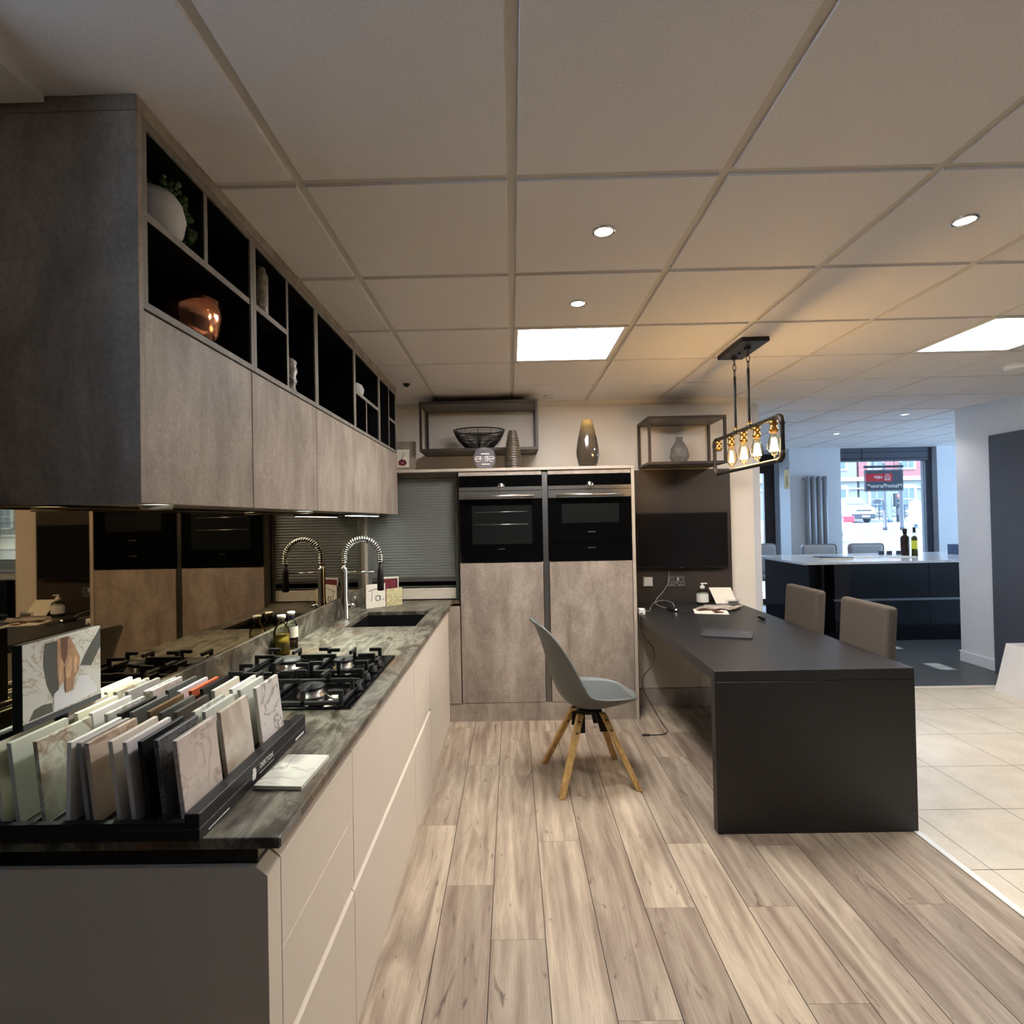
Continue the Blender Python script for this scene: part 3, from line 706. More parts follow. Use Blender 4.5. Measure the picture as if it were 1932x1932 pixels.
B(TXr, TXr+.0006, 1.02, 1.095, WT+.0045, WT+.0065).build('small_print', 'white_plastic', t); B(TXr, TXr+.0006, 1.43, 1.485, WT+.004, WT+.009).build('small_print', 'white_plastic', t)
# header board with printed photograph
h = thing('header_board', (-.965, 1.15, 1.02), 'upright printed board showing hands on marble, at the left of the sample tray', 'display board')
hx = -.956; y0, y1, z0, z1 = 1.052, 1.252, 1.03, 1.197
MB().box(hx-.02, hx, y0-.001, y1, z0, z1, .001).build('board', 'black_card', h); B(hx-.019, hx-.001, 1.147, 1.162, WT+.0345, z0).build('stem', 'black_card', h)
def art():
    m = N('printed_marble_photo'); v = m.co()
    k = m.math('ABSOLUTE', m.math('SUBTRACT', m.noise(v, 14, 5, .6, 1.5), .5))
    x = m.mix(m.ramp(k, [(0, (1, 1, 1)), (.03, (0, 0, 0))]), lin((214, 214, 204)), lin((176, 160, 136)))
    m.base(x); m.set(Roughness=.35); return m.m
MB().box(hx, hx+.001, y0, y1, z0+.012, z1-.0005).build('printed_photo', art(), h)
W, H = y1-y0, z1-z0
Q = lambda u, v, o=.0014: (hx+o, y0+u*W, z0+v*H)
skin = plain('printed_skin', (178, 142, 112), .4, vary=.4, scale=28); shade = plain('printed_grey', (92, 94, 88), .4, vary=.1); cloth = plain('printed_white', (224, 224, 226), .4, vary=.06)
MB().poly([Q(*p) for p in ((.25, .95), (.23, .7), (.27, .45), (.34, .27), (.42, .3), (.42, .95))]).poly([Q(*p) for p in ((1, .98), (.8, .72), (.7, .55), (.86, .5), (1, .72))]).poly([Q(*p) for p in ((.06, .09), (.12, .2), (.22, .22), (.34, .2), (.34, .09))]).build('printed_shadow', shade, h)
MB().poly([Q(*p, .0018) for p in ((.4, .97), (.56, .97), (.64, .8), (.7, .66), (.68, .5), (.62, .4), (.6, .26), (.5, .26), (.49, .42), (.42, .38), (.4, .55))]).build('printed_hands', skin, h)
fl = plain('printed_skin_light', (206, 170, 134), .4, vary=.3, scale=40); fd = plain('printed_skin_dark', (116, 88, 72), .4, vary=.3, scale=40)
for k, pts in enumerate((((.415, .56), (.45, .7), (.475, .66), (.45, .42), (.43, .4)), ((.5, .55), (.56, .72), (.59, .66), (.57, .45), (.52, .43)), ((.61, .6), (.645, .72), (.665, .62), (.65, .48), (.62, .47)))): MB().poly([Q(*p, .002) for p in pts]).build('printed_finger', fl, h)
MB().poly([Q(*p, .0019) for p in ((.44, .97), (.54, .97), (.53, .74), (.49, .62), (.45, .74))]).build('printed_forearm', fd, h)
MB().poly([Q(*p, .0019) for p in ((.485, .6), (.5, .6), (.51, .3), (.495, .27))]).build('printed_crease', fd, h)
MB().poly([Q(*p, .0016) for p in ((.35, .09), (.36, .3), (.45, .36), (.5, .26), (.62, .26), (.68, .42), (.82, .38), (.93, .2), (.94, .12), (.6, .09))]).build('printed_sleeve', cloth, h)
MB().box(hx, hx+.0018, y0, y1, z0, z0+.012).build('footer_strip', plain('footer_grey', (70, 72, 78), .4), h)
# the stone samples : (X of the top near corner, kind)
def tl(n, c, **k): return plain(n, c, .35, **k)
S = {
 'pinkmarble': ('pinkish white veined', marble('sample_pink_marble', (214, 200, 188), (132, 112, 92), 11, .035, 1)),
 'granite': ('speckled dark grey', marble('sample_granite', (58, 58, 60), (120, 120, 122), 60, .14, 3, (84, 84, 88))),
 'black': ('plain black', tl('sample_black', (22, 22, 24))),
 'lilac': ('plain pale grey', tl('sample_pale_grey', (206, 200, 198))),
 'beige': ('pale beige', tl('sample_beige', (206, 196, 182))),
 'pinkstone': ('beige and brown clouded', marble('sample_beige_stone', (204, 186, 168), (140, 110, 86), 8, .05, 6)),
 'midgrey': ('plain mid grey', tl('sample_mid_grey', (150, 146, 142))),
 'white': ('bright white', tl('sample_white', (228, 226, 218))),
 'onyx': ('white with rust brown veins', marble('sample_onyx', (214, 216, 200), (126, 84, 40), 16, .1, 8, (150, 156, 130))),
 'greengrey': ('pale green grey', tl('sample_green_grey', (196, 200, 184))),
 'cream': ('cream', tl('sample_cream', (226, 224, 196))),
 'stripe': ('beige striped', marble('sample_striped', (216, 206, 190), (160, 140, 116), 7, .08, 12)),
 'greyplain': ('light grey', tl('sample_light_grey', (188, 190, 182))),
 'brown': ('dark brown', tl('sample_brown', (66, 56, 48), vary=.15)),
 'darkconc': ('dark concrete', marble('sample_dark_concrete', (96, 98, 92), (60, 60, 56), 14, .2, 5)),
 'rustdark': ('dark rust brown', marble('sample_rust', (72, 62, 50), (110, 84, 54), 16, .2, 7)),
 'slate': ('dark slate grey', tl('sample_slate', (84, 86, 82), vary=.15)),
 'swirl': ('white with grey swirls', marble('sample_swirl', (220, 214, 206), (110, 104, 98), 8, .03, 15)),
 'terracotta': ('terracotta orange', tl('sample_terracotta', (190, 94, 62))),
 'speckle': ('white speckled', marble('sample_speckled', (216, 216, 206), (120, 120, 110), 22, .08, 21)),
}
rows = [
 (1.011, 1.143, [(-.631, 'pinkmarble'), (-.666, 'granite'), (-.696, 'black'), (-.724, 'lilac'), (-.752, 'beige'), (-.795, 'pinkstone'), (-.811, 'midgrey'), (-.826, 'white'), (-.894, 'onyx'), (-.942, 'greengrey'), (-.968, 'cream'), (-1.0, 'black'), (-1.02, 'greyplain')], 'front row'),
 (1.166, 1.287, [(-.632, 'stripe'), (-.665, 'greyplain'), (-.687, 'speckle'), (-.726, 'brown'), (-.757, 'darkconc'), (-.785, 'rustdark'), (-.821, 'slate'), (-.847, 'black'), (-.874, 'speckle'), (-.908, 'white'), (-.94, 'cream'), (-.966, 'beige'), (-.99, 'black'), (-1.018, 'greengrey')], 'middle row'),
 (1.322, 1.443, [(-.628, 'swirl'), (-.667, 'greyplain'), (-.686, 'white'), (-.73, 'beige'), (-.759, 'black'), (-.785, 'terracotta'), (-.813, 'lilac'), (-.842, 'slate'), (-.882, 'pinkmarble'), (-.898, 'speckle'), (-.942, 'midgrey'), (-.97, 'onyx'), (-.992, 'cream'), (-1.016, 'white')], 'back row')]
ordn = ['rightmost', 'second from right', 'third from right', 'fourth from right', 'fifth from right', 'sixth from right', 'seventh from right', 'eighth from right', 'ninth from right', 'tenth from right', 'eleventh from right', 'twelfth from right', 'thirteenth from right', 'leftmost']
rs = random.Random(11)
for y0, y1, lst, rn in rows:
    for k, (x, kind) in enumerate(lst):
        zb = WT+.0235; zt = 1.024+rs.uniform(-.002, .002); lean = .017; th = .0085 if k else .009
        xb = x+lean
        if y0 < 1.1 and kind == 'midgrey': lean = .012
        if y0 < 1.1 and kind == 'white': lean = -.004; xb = x+.012-.016
        m = MB(); a0 = y0+rs.uniform(-.002, .002)
        m.prism([(xb, a0, zb), (xb-th, a0, zb), (x-th, a0, zt), (x, a0, zt)], (0, y1-y0, 0))
        bmesh.ops.bevel(m.b, geom=m.b.edges[:], offset=.0007, segments=1, affect='EDGES')
        tag(m.build('stone_sample', S[kind][1]), f'{S[kind][0]} stone sample, {ordn[min(k, 13)]} in the {rn} of the tray'.replace(' of the tray', ''), 'stone sample', f'stone samples in the {rn} of the tray')
m = MB().prism([(-.57, 1.18, WT+.0006), (-.463, 1.173, WT+.0006), (-.456, 1.33, WT+.0006), (-.56, 1.337, WT+.0006)], (0, 0, .0085))
tag(m.build('stone_sample', marble('sample_lying', (224, 224, 212), (128, 122, 112), 9, .03, 31)), 'white veined stone sample lying flat beside the tray at the worktop edge', 'stone sample')
# ================================================================== OVEN TOWER, TAMBOUR
TY = 3.873; TT = 1.782
t = thing('tall_oven_cabinet', (.24, 4.18, 0), 'tall concrete-look cabinet housing two built-in ovens side by side', 'tall cabinet')
m = MB()
m.box(-.378, -.36, TY+.02, 4.48, .12, TT-.02).box(.225, .249, TY+.022, 4.48, .12, TT-.02).box(.829, .846, TY+.02, 4.48, .12, TT-.02).box(-.36, .83, 4.44, 4.48, .12, TT-.02)
m.box(-.36, .225, TY+.02, 4.44, 1.105, 1.123).box(.249, .829, TY+.02, 4.44, 1.105, 1.123); m.build('carcass', 'wood_grey', t)
B(-.463+.09, .215, TY, TY+.02, .13, 1.118, .0015).build('door', 'concrete', t)
B(.26, .845, TY, TY+.02, .13, 1.118, .0015).build('door', 'concrete', t)
B(-.4633, .846, TY+.001, TY+.02, 0, .127).build('plinth', 'concrete', t)
B(.219, .256, TY+.012, TY+.02, .13, TT-.022).build('grip_profile', 'alu', t)
B(-.373, .215, TY, TY+.02, 1.738, TT-.014).build('top_fascia', 'concrete', t); B(.26, .845, TY, TY+.02, 1.738, TT-.014).build('top_fascia', 'concrete', t)
B(.847, .869, TY-.01, 4.48, 0, TT-.013).build('end_panel', 'concrete_edge', t)
tag(B(-1.07, .872, TY-.012, 4.485, TT-.012, TT+.008, .001).build('top_shelf', 'concrete_edge'), 'long thin shelf board running over tambour cupboard and ovens', 'shelf')

def oven(x0, x1, zb, label, warm=False):
    t = thing('built_in_oven', ((x0+x1)/2, TY, zb), label, 'oven')
    w = x1-x0; f = TY-.006; kx = -.074 if not warm else .555
    B(x0+.01, x1-.01, TY+.001, 4.4, zb, 1.735).build('housing', 'black_matte', t)
    B(x0, x1, f, TY, 1.656, 1.735, .001).build('control_panel', 'oven_glass', t)
    B(x0, x1, f-.001, TY, 1.63, 1.6555, .001).build('trim_strip', 'steel', t)
    MB().lathe([(.026, 0), (.026, -.004), (.021, -.006), (.02, -.024), (.017, -.026), (.0, -.026)], kx, f-.001, 1.66, 32, axis='Y').build('knob', 'chrome', t)
    d = B(x0, x1, f, TY, zb if not warm else 1.25, 1.57, .001).build('door', 'oven_glass', t)
    B(x0, x1, f-.001, TY, 1.5705, 1.626, .001).build('door_trim', 'steel', d)
    MB().tube([(x0+.05, f-.038, 1.588), (x1-.06, f-.038, 1.588)], .009, 12).box(x0+.06, x0+.075, f-.035, f-.001, 1.58, 1.596).box(x1-.085, x1-.07, f-.035, f-.001, 1.58, 1.596).build('handle', 'steel', d)
    if not warm:
        B(-.283, .141, f-.0012, f, 1.25, 1.523).build('viewing_window', 'oven_window', d)
        MB().tube([(-.27, f-.002, 1.39), (.115, f-.002, 1.389)], .0022, 6).tube([(-.26, f-.002, 1.478), (.11, f-.002, 1.478)], .0014, 6).build('rack_rail', 'steel', d)
        MB().box(-.105, -.055, f-.0012, f, 1.213, 1.218).build('maker_mark', 'alu', d)
    else:
        B(.354, .757, f-.0012, f, 1.39, 1.525).build('viewing_window', 'oven_window', d)
        B(.535, .59, f-.0012, f, 1.322, 1.33).build('maker_mark', 'alu', d)
        dr = B(x0, x1, f, TY, zb, 1.246, .001).build('warming_drawer', 'oven_glass', t)
        B(.533, .588, f-.0012, f, 1.21, 1.218).build('maker_mark', 'alu', dr)
oven(-.372, .216, 1.126, 'left built-in black oven with steel handle and large window')
oven(.259, .846, 1.126, 'right built-in black compact oven above a warming drawer', True)

# tambour cupboard on the worktop
t = thing('tambour_cupboard', (-.73, 4.2, WT), 'grey roller-shutter cupboard on the worktop left of the ovens', 'cupboard')
YF = 3.963
MB().box(-.413, -.392, YF-.004, 4.47, WT+.001, TT-.013).box(-1.05, -1.02, YF-.004, 4.47, WT+.001, TT-.013).box(-1.02, -.413, YF, 4.0, 1.738, TT-.013).box(-1.02, -.413, YF+.003, 4.47, .945, .95).build('frame', 'tambour', t)
m = MB(); z = 1.012
n = 36; hgt = (1.735-1.012)/n
for k in range(n):
    za = 1.012+k*hgt
    m.prism([(-1.018, YF+.0022, za), (-1.018, YF+.0005, za+hgt*.2), (-1.018, YF+.0005, za+hgt*.8), (-1.018, YF+.0022, za+hgt), (-1.018, YF+.008, za+hgt), (-1.018, YF+.008, za)], (.603, 0, 0))
m.build('shutter', 'tambour', t)
B(-1.018, -.415, YF-.008, YF+.006, .986, 1.01, .002).build('shutter_bar', 'alu', t)
B(-1.0, -.42, YF+.1, 4.46, .951, .98).build('inside_shelf', 'black_matte', t)
B(-1.02, -.414, YF-.002, YF+.02, WT+.008, .936, .0015).build('drawer', 'cream', t)
tag(B(-1.072, -1.052, YF-.02, 4.47, WT+.001, TT-.013).build('side_panel', 'concrete_edge'), 'narrow upright panel between mirror splashback and tambour cupboard', 'panel')

# ================================================================== ON TOP OF THE TALL UNITS
ZT = TT+.0085
t = thing('picture_frame', (-.8, 4.15, ZT), 'grey picture frame with flower picture leaning beside the wall cabinet', 'picture frame')
rot = Matrix.Rotation(math.radians(-8), 3, 'X'); pv = (-.81, 4.2, ZT)
MB().box(-.93, -.735, 4.19, 4.21, ZT+.004, ZT+.255, .002, rot=rot, pivot=pv).build('frame', 'concrete', t)
MB().box(-.9, -.785, 4.188, 4.1902, ZT+.05, ZT+.19, rot=rot, pivot=pv).build('mount', 'white_paper', t)
m = MB(); 
for k in range(7):
    a = k*2*PI/7; m.sphere((-.835+.02*math.cos(a), 4.198, ZT+.085+.016*math.sin(a)), .014, 8, (1, .12, 1))
m.build('flower_print', plain('dark_red_print', (120, 36, 58), .6, vary=.3, scale=60), t)
m = MB().tube([(-.84, 4.193, ZT+.1), (-.825, 4.187, ZT+.17)], .0016, 5).tube([(-.832, 4.19, ZT+.13), (-.8, 4.187, ZT+.165)], .0014, 5); m.build('stem_print', 'ink', t)

# bronze wall boxes
def wallbox(x0, x1, z0, z1, y0, label):
    t = thing('wall_box_shelf', ((x0+x1)/2, 4.3, z0), label, 'wall shelf', 'bronze metal box shelves on the back wall')
    w = .019; yb = 4.488; m = MB()
    for y in (y0, yb-w):
        m.box(x0, x1, y, y+w, z0, z0+w).box(x0, x1, y, y+w, z1-w, z1).box(x0, x0+w, y, y+w, z0+w, z1-w).box(x1-w, x1, y, y+w, z0+w, z1-w)
    for x in (x0, x1-w):
        for z in (z0, z1-w): m.box(x, x+w, y0+w, yb-w, z, z+w)
    m.build('frame', 'frame_metal', t)
    B(x0+w, x1-w, y0+w, yb-w, z0+.004, z0+.02).build('bottom_shelf', 'shelf_grey', t)
    B(x0+w, x1-w, y0+w, yb-w, z1-.02, z1-.004).build('top_shelf', 'shelf_grey', t)
wallbox(-.69, .212, 1.952, 2.33, 4.13, 'long bronze metal box shelf high on the wall above the left oven')
wallbox(1.043, 1.632, 1.818, 2.182, 4.13, 'smaller bronze metal box shelf above the black wall panel')
# wire bowl
t = thing('wire_bowl', (-.245, 4.3, 1.973), 'dark wire mesh bowl in the long bronze box shelf', 'bowl')
prof = [(.06, 1.975), (.115, 2.0), (.158, 2.045), (.186, 2.09), (.2, 2.128)]
rim = MB().tube([(-.245+.2*math.cos(2*PI*k/48), 4.3+.16*math.sin(2*PI*k/48), 2.128) for k in range(48)], .005, 8, closed=True)
rim.build('rim', 'black_metal', t)
m = MB(); pz = lambda f: prof[min(int(f*4), 3)][1]+(prof[min(int(f*4), 3)+1][1]-prof[min(int(f*4), 3)][1])*(f*4-min(int(f*4), 3)); pr = lambda f: prof[min(int(f*4), 3)][0]+(prof[min(int(f*4), 3)+1][0]-prof[min(int(f*4), 3)][0])*(f*4-min(int(f*4), 3))
for k in range(108):
    a = 2*PI*k/108
    m.tube([(-.245+pr(f)*math.cos(a), 4.3+pr(f)*.8*math.sin(a), pz(f)) for f in (0, .25, .5, .75, 1)], .0016 if k % 9 else .003, 4)
for f in (0, .12, .3, .45, .6, .75, .88):
    m.tube([(-.245+pr(f)*math.cos(2*PI*k/40), 4.3+pr(f)*.8*math.sin(2*PI*k/40), pz(f)) for k in range(40)], .0013 if f not in (.45, .75) else .0022, 4, closed=True)
m.lathe([(.0, 1.9735), (.062, 1.9735), (.062, 1.976), (.0, 1.976)], -.245, 4.3, 0, 32)
m.build('mesh', 'black_metal', t)
# round acrylic sign
t = thing('round_sign', (-.19, 3.95, ZT), 'round frosted plaque lettered eLITE standing on the shelf over the ovens', 'sign')
MB().lathe([(.0, -.004), (.0815, -.004), (.0815, .004), (.0, .004)], -.19, 3.95, ZT+.079, 48, axis='Y').box(-.235, -.145, 3.935, 3.965, ZT+.0003, ZT+.006).build('disc', 'acrylic', t)
m = MB(); y = 3.9445; zc = ZT+.074; r0 = .0028
def st(pts): m.tube([(-.19+a, y, zc+b) for a, b in pts], r0, 6)
e = lambda cx: [(cx+.019*math.cos(a), .019*math.sin(a)) for a in [2*PI*k/20 for k in range(0, 18)]]
st([(-.066, .0), (-.03, .0)]); st(e(-.048)); st([(-.027, .02), (-.027, -.02), (.006, -.02), (.006, .02)]); st([(.006, .02), (.03, .02)]); st([(.019, .02), (.019, -.02)]); st([(.031, 0), (.066, 0)]); st(e(.049))
m.box(-.215, -.155, y, y+.001, zc+.034, zc+.041).box(-.212, -.152, y, y+.001, zc-.041, zc-.034)
m.build('lettering', 'white_plastic', t)
# vases
def ribbed():
    m = N('ribbed_vase'); w = m.wave(m.mapping((0, 0, 1)), 22, 2.5, 2, 1.5, dirn='Z'); n = m.noise(m.co(), 25, 4)
    m.base(m.mix(.3, m.ramp(w, [(.3, lin((40, 33, 27))), (.7, lin((84, 72, 58)))]), m.ramp(n, [(.3, lin((38, 32, 26))), (.7, lin((90, 78, 64)))]))); m.set(Roughness=.35); return m.m
prof = []
base = [(.056, 0), (.06, .02), (.057, .1), (.049, .17), (.038, .235), (.027, .275)]
def prad(z):
    for (r1, z1), (r2, z2) in zip(base, base[1:]):
        if z1 <= z <= z2: return r1+(r2-r1)*(z-z1)/(z2-z1)
    return base[-1][0]
prof = [(.0, .0005)]+[(prad(z/1000)+.0016*math.sin(z/1000*2*PI/.018), z/1000+.0005) for z in range(0, 276, 3)]+[(.02, .276), (.018, .26), (.0, .255)]
t = thing('ribbed_vase', (.016, 3.95, ZT), 'slim brown ribbed vase with narrow top beside the round plaque', 'vase')
MB().lathe(prof, .016, 3.95, ZT, 40, cap=False).build('body', ribbed(), t)
def ombre():
    m = N('smoked_gold_vase'); s = m.n.new('ShaderNodeSeparateXYZ'); m.link(m.co(), s.inputs[0])
    n = m.noise(m.co(), 14, 4); h = m.math('ADD', s.outputs[2], m.math('MULTIPLY', n, .05))
    m.base(m.ramp(h, [(.02, lin((58, 50, 42))), (.24, lin((74, 64, 52))), (.31, lin((112, 94, 62))), (.35, lin((176, 144, 84)))])); m.set(Roughness=.12, Coat_Weight=.6, Coat_Roughness=.04); return m.m
t = thing('tall_vase', (.557, 3.955, ZT), 'tall glossy smoke-brown vase with golden neck over the right oven', 'vase')
MB().lathe([(.0, .0005), (.062, .0005), (.07, .03), (.082, .085), (.081, .13), (.07, .2), (.055, .265), (.042, .315), (.037, .343), (.034, .343), (.038, .31), (.03, .25), (.0, .24)], .557, 3.955, ZT, 48, cap=False).build('body', ombre(), t)
# faceted vase
t = thing('faceted_vase', (1.325, 4.3, 1.839), 'grey faceted ceramic vase in the smaller bronze box shelf', 'vase')
m = MB(); ns = 8; lv = [(.055, 0), (.076, .05), (.066, .115), (.034, .165), (.026, .18), (.028, .205)]
rings = []
for q, (r, z) in enumerate(lv):
    rings.append([m.b.verts.new((1.325+r*math.cos(2*PI*(k+.5*(q % 2))/ns), 4.3+r*math.sin(2*PI*(k+.5*(q % 2))/ns), 1.8385+z)) for k in range(ns)])
for q, (a, b) in enumerate(zip(rings, rings[1:])):
    for k in range(ns):
        k2 = (k+1) % ns
        if q % 2 == 0: m.b.faces.new([a[k], a[k2], b[k]]); m.b.faces.new([a[k2], b[k2], b[k]])
        else: m.b.faces.new([a[k], a[k2], b[k2]]); m.b.faces.new([a[k], b[k2], b[k]])
m.b.faces.new(rings[0][::-1]); bmesh.ops.recalc_face_normals(m.b, faces=m.b.faces[:])
m.build('body', plain('grey_ceramic', (126, 121, 115), .32, vary=.1), t)

# ================================================================== BLACK TABLE + WALL PANEL
t = thing('waterfall_table', (1.335, 3.3, 0), 'large black table with slab end standing on the wood floor', 'table')
TX0, TX1, TN, TF, TZ, TH = .892, 1.781, 2.462, 4.455, .727, .05
B(TX0, TX1, TN, TF, TZ-TH, TZ, .002).build('tabletop', 'table', t)
B(TX0, TX1, TN, TN+TH, 0, TZ-TH-.0005, .002).build('end_panel', 'table', t)
tag(B(1.0, 1.779, 4.457, 4.488, .7, 1.803, .001).build('wall_panel', plain('dark_umber_panel', (60, 52, 46), .45, vary=.05, scale=4)), 'tall black-brown panel on the back wall behind the table', 'wall panel')
t = thing('television', (1.375, 4.44, 1.01), 'black flat television mounted on the dark wall panel', 'television')
B(1.008, 1.738, 4.415, 4.44, 1.006, 1.452, .004).build('casing', 'black_matte', t)
B(1.016, 1.73, 4.4135, 4.4152, 1.016, 1.444).build('screen', plain('tv_screen', (24, 23, 24), .2, vary=0), t)
B(1.34, 1.37, 4.4133, 4.415, 1.0085, 1.0125).build('brand_mark', 'alu', t)
B(1.25, 1.5, 4.44, 4.4565, 1.12, 1.34).build('bracket', 'black_metal', t)
# low cabinets under the far end of the table
for k, (a, b, l) in enumerate(((.893, 1.385, 'grey-beige low cabinet under the table end next to the oven tower'), (1.387, 1.76, 'grey-beige low cabinet under the table end, farther from the ovens'))):
    t = thing('low_cabinet', ((a+b)/2, 4.3, 0), l, 'low cabinet')
    B(a, b, 4.15, 4.45, .0, .672).build('carcass', 'cream', t); B(a+.001, b-.001, 4.13, 4.149, .137, .67, .001).build('door', 'cream', t); B(a, b, 4.131, 4.149, 0, .133).build('plinth', 'concrete_pale', t)

# switch, socket
t = thing('light_switch', (1.093, 4.455, .86), 'white single switch plate with steel rim on the dark panel', 'switch')
B(1.05, 1.136, 4.449, 4.4565, .855, .939, .002).build('plate', 'steel', t); B(1.06, 1.13, 4.445, 4.449, .861, .933, .001).build('rocker', 'white_plastic', t)
t = thing('power_socket', (1.325, 4.455, .855), 'double steel power socket on the dark wall panel', 'socket')
B(1.252, 1.396, 4.449, 4.4565, .852, .94, .002).build('plate', 'steel', t)
m = MB()
for cx in (1.287, 1.361):
    m.box(cx-.005, cx+.005, 4.4475, 4.449, .9, .917); m.box(cx-.019, cx-.008, 4.4475, 4.449, .878, .886); m.box(cx+.008, cx+.019, 4.4475, 4.449, .878, .886)
m.box(1.314, 1.334, 4.4475, 4.449, .864, .873); m.build('socket_holes', 'ink', t)
B(1.309, 1.321, 4.444, 4.449, .9, .926, .001).build('rocker', 'black_matte', t); B(1.328, 1.34, 4.444, 4.449, .9, .926, .001).build('rocker', 'white_plastic', t)

# items on the table
Z = TZ+.0006
t = thing('sanitiser_bottle', (1.487, 4.32, Z), 'clear pump bottle of hand gel with white label on the table', 'bottle')
MB().lathe([(.042, Z), (.045, Z+.006), (.045, Z+.09), (.036, Z+.108), (.016, Z+.118), (.016, Z+.126)], 1.487, 4.32, 0, 28).build('bottle', 'clear_glass', t)
MB().lathe([(.0455, Z+.02), (.0455, Z+.085)], 1.487, 4.32, 0, 28, cap=False).build('label', 'white_plastic', t)
MB().lathe([(.018, Z+.122), (.018, Z+.142), (.012, Z+.146), (.006, Z+.148), (.006, Z+.16)], 1.487, 4.32, 0, 20).box(1.475, 1.525, 4.312, 4.328, Z+.158, Z+.167, .003).build('pump', 'white_plastic', t)
MB().lathe([(.001, Z+.003), (.041, Z+.006), (.041, Z+.088), (.001, Z+.09)], 1.487, 4.32, 0, 24).build('gel', plain('clear_gel', (178, 180, 176), .3, vary=.05), t)
m = MB().prism([(1.6, 4.34, Z), (1.757, 4.32, Z), (1.745, 4.41, Z+.115), (1.575, 4.425, Z+.115)], (.0, .002, .001)); t = tag(m.build('price_card', 'white_paper'), 'large cream card propped up against the dark panel on the table', 'card')
m = MB().box(1.655, 1.763, 4.283, 4.288, Z, Z+.038); t = thing('name_block', (1.709, 4.285, Z), 'small clear block with dark insert in front of the propped cream card', 'block'); m.build('block', 'acrylic', t); B(1.674, 1.75, 4.282, 4.2828, Z+.004, Z+.026).build('insert', plain('grey_insert', (90, 92, 86), .5), t)
t = tag(MB().prism([(1.287, 3.905, Z), (1.507, 3.845, Z), (1.56, 4.03, Z), (1.335, 4.09, Z)], (0, 0, .003)).build('leaflet', 'white_paper'), 'white leaflet lying flat on the table, front of the papers', 'leaflet')
m = MB(); pr_ = [(1.345, 4.085), (1.6, 3.98), (1.74, 4.12), (1.48, 4.25)]
for k in range(8):
    u0, u1 = k/8, (k+1)/8
    f = lambda u, v: (pr_[0][0]+(pr_[1][0]-pr_[0][0])*u+(pr_[3][0]-pr_[0][0])*v, pr_[0][1]+(pr_[1][1]-pr_[0][1])*u+(pr_[3][1]-pr_[0][1])*v, Z+.005+.01*abs(math.sin(u*7+v))*(.4+u))
    a = [f(u0, 0), f(u1, 0), f(u1, 1), f(u0, 1)]; m.poly(a); m.poly([(p[0], p[1], p[2]-.0012) for p in a[::-1]])
tag(m.build('crumpled_paper', marble('printed_paper', (210, 200, 186), (110, 84, 72), 18, .12, 2, rough=.7)), 'creased printed sheet lying behind the white leaflet on the table', 'paper')
rr = random.Random(5)
for k, (x, y, a, sx, l) in enumerate(((1.40, 4.02, .2, .06, 'brown sample chip on the leaflet, left of three'), (1.475, 4.0, .9, .045, 'brown sample chip on the leaflet, middle of three'), (1.46, 3.915, .3, .03, 'small brown sample chip nearest the leaflet front edge'))):
    m = MB().box(x-sx, x+sx, y-.02, y+.02, Z+.0035, Z+.0085, rot=Matrix.Rotation(a, 3, 'Z')); tag(m.build('sample_chip', 'tan_leather'), l, 'sample chip', 'brown chips on the leaflet')
t = thing('slate_tablet', (1.25, 3.2, Z), 'dark grey slate-like pad with rounded corners lying on the table', 'pad')
c0 = [(1.07, 3.155), (1.325, 3.065), (1.42, 3.26), (1.165, 3.345)]
def rounded(c, r=.018):
    out = []
    for i in range(4):
        p = Vector((*c[i], 0)); a = (Vector((*c[i-1], 0))-p).normalized(); b = (Vector((*c[(i+1) % 4], 0))-p).normalized()
        for k in range(5):
            s = k/4; out.append((p+a*r*(1-s)**2+b*r*s**2))
    return out
MB().prism([(p.x, p.y, Z) for p in rounded(c0)], (0, 0, .008)).build('body', plain('slate_grey', (52, 54, 58), .45, vary=.1), t)
MB().prism([(1.37, 3.205, Z+.0082), (1.378, 3.222, Z+.0082), (1.34, 3.237, Z+.0082), (1.333, 3.22, Z+.0082)], (0, 0, .0004)).build('label_mark', 'alu', t)
t = thing('computer_mouse', (1.645, 3.64, Z), 'small black pointed mouse-like gadget near the right table edge', 'gadget')
MB().sphere((1.64, 3.645, Z+.012), .035, 20, (.62, 1.25, .34)).build('body', 'black_gloss', t)
MB().lathe([(.0, Z), (.022, Z), (.024, Z+.003), (.0, Z+.004)], 1.64, 3.645, 0, 20).build('foot', 'steel', t)
t = thing('power_adapter', (1.17, 4.03, Z), 'black power adapter with small light lying on the table', 'adapter')
MB().box(1.145, 1.195, 3.985, 4.085, Z, Z+.026, .004, 2, rot=Matrix.Rotation(.2, 3, 'Z')).build('body', 'black_matte', t)
MB().sphere((1.178, 3.983, Z+.018), .005, 10).build('indicator', emis('adapter_light', (255, 250, 240), 4), t)
MB().tube([(1.19, 3.99, Z+.01), (1.21, 3.95, Z+.004), (1.225, 3.9, Z+.003)], .003, 6).build('lead', 'cable_black', t)
t = thing('charger_block', (.9, 3.94, Z), 'white charger block at the table edge beside the oven tower', 'charger')
B(.893, .935, 3.9, 3.96, Z, Z+.04, .004, 2).build('body', 'white_plastic', t)
def smooth(pts, n=6):
    P = [Vector(p) for p in pts]; out = []
    for i in range(len(P)-1):
        p0, p1, p2, p3 = P[max(i-1, 0)], P[i], P[i+1], P[min(i+2, len(P)-1)]
        for k in range(n):
            u = k/n; out.append(.5*((2*p1)+(-p0+p2)*u+(2*p0-5*p1+4*p2-p3)*u*u+(-p0+3*p1-3*p2+p3)*u**3))
    return out+[P[-1]]
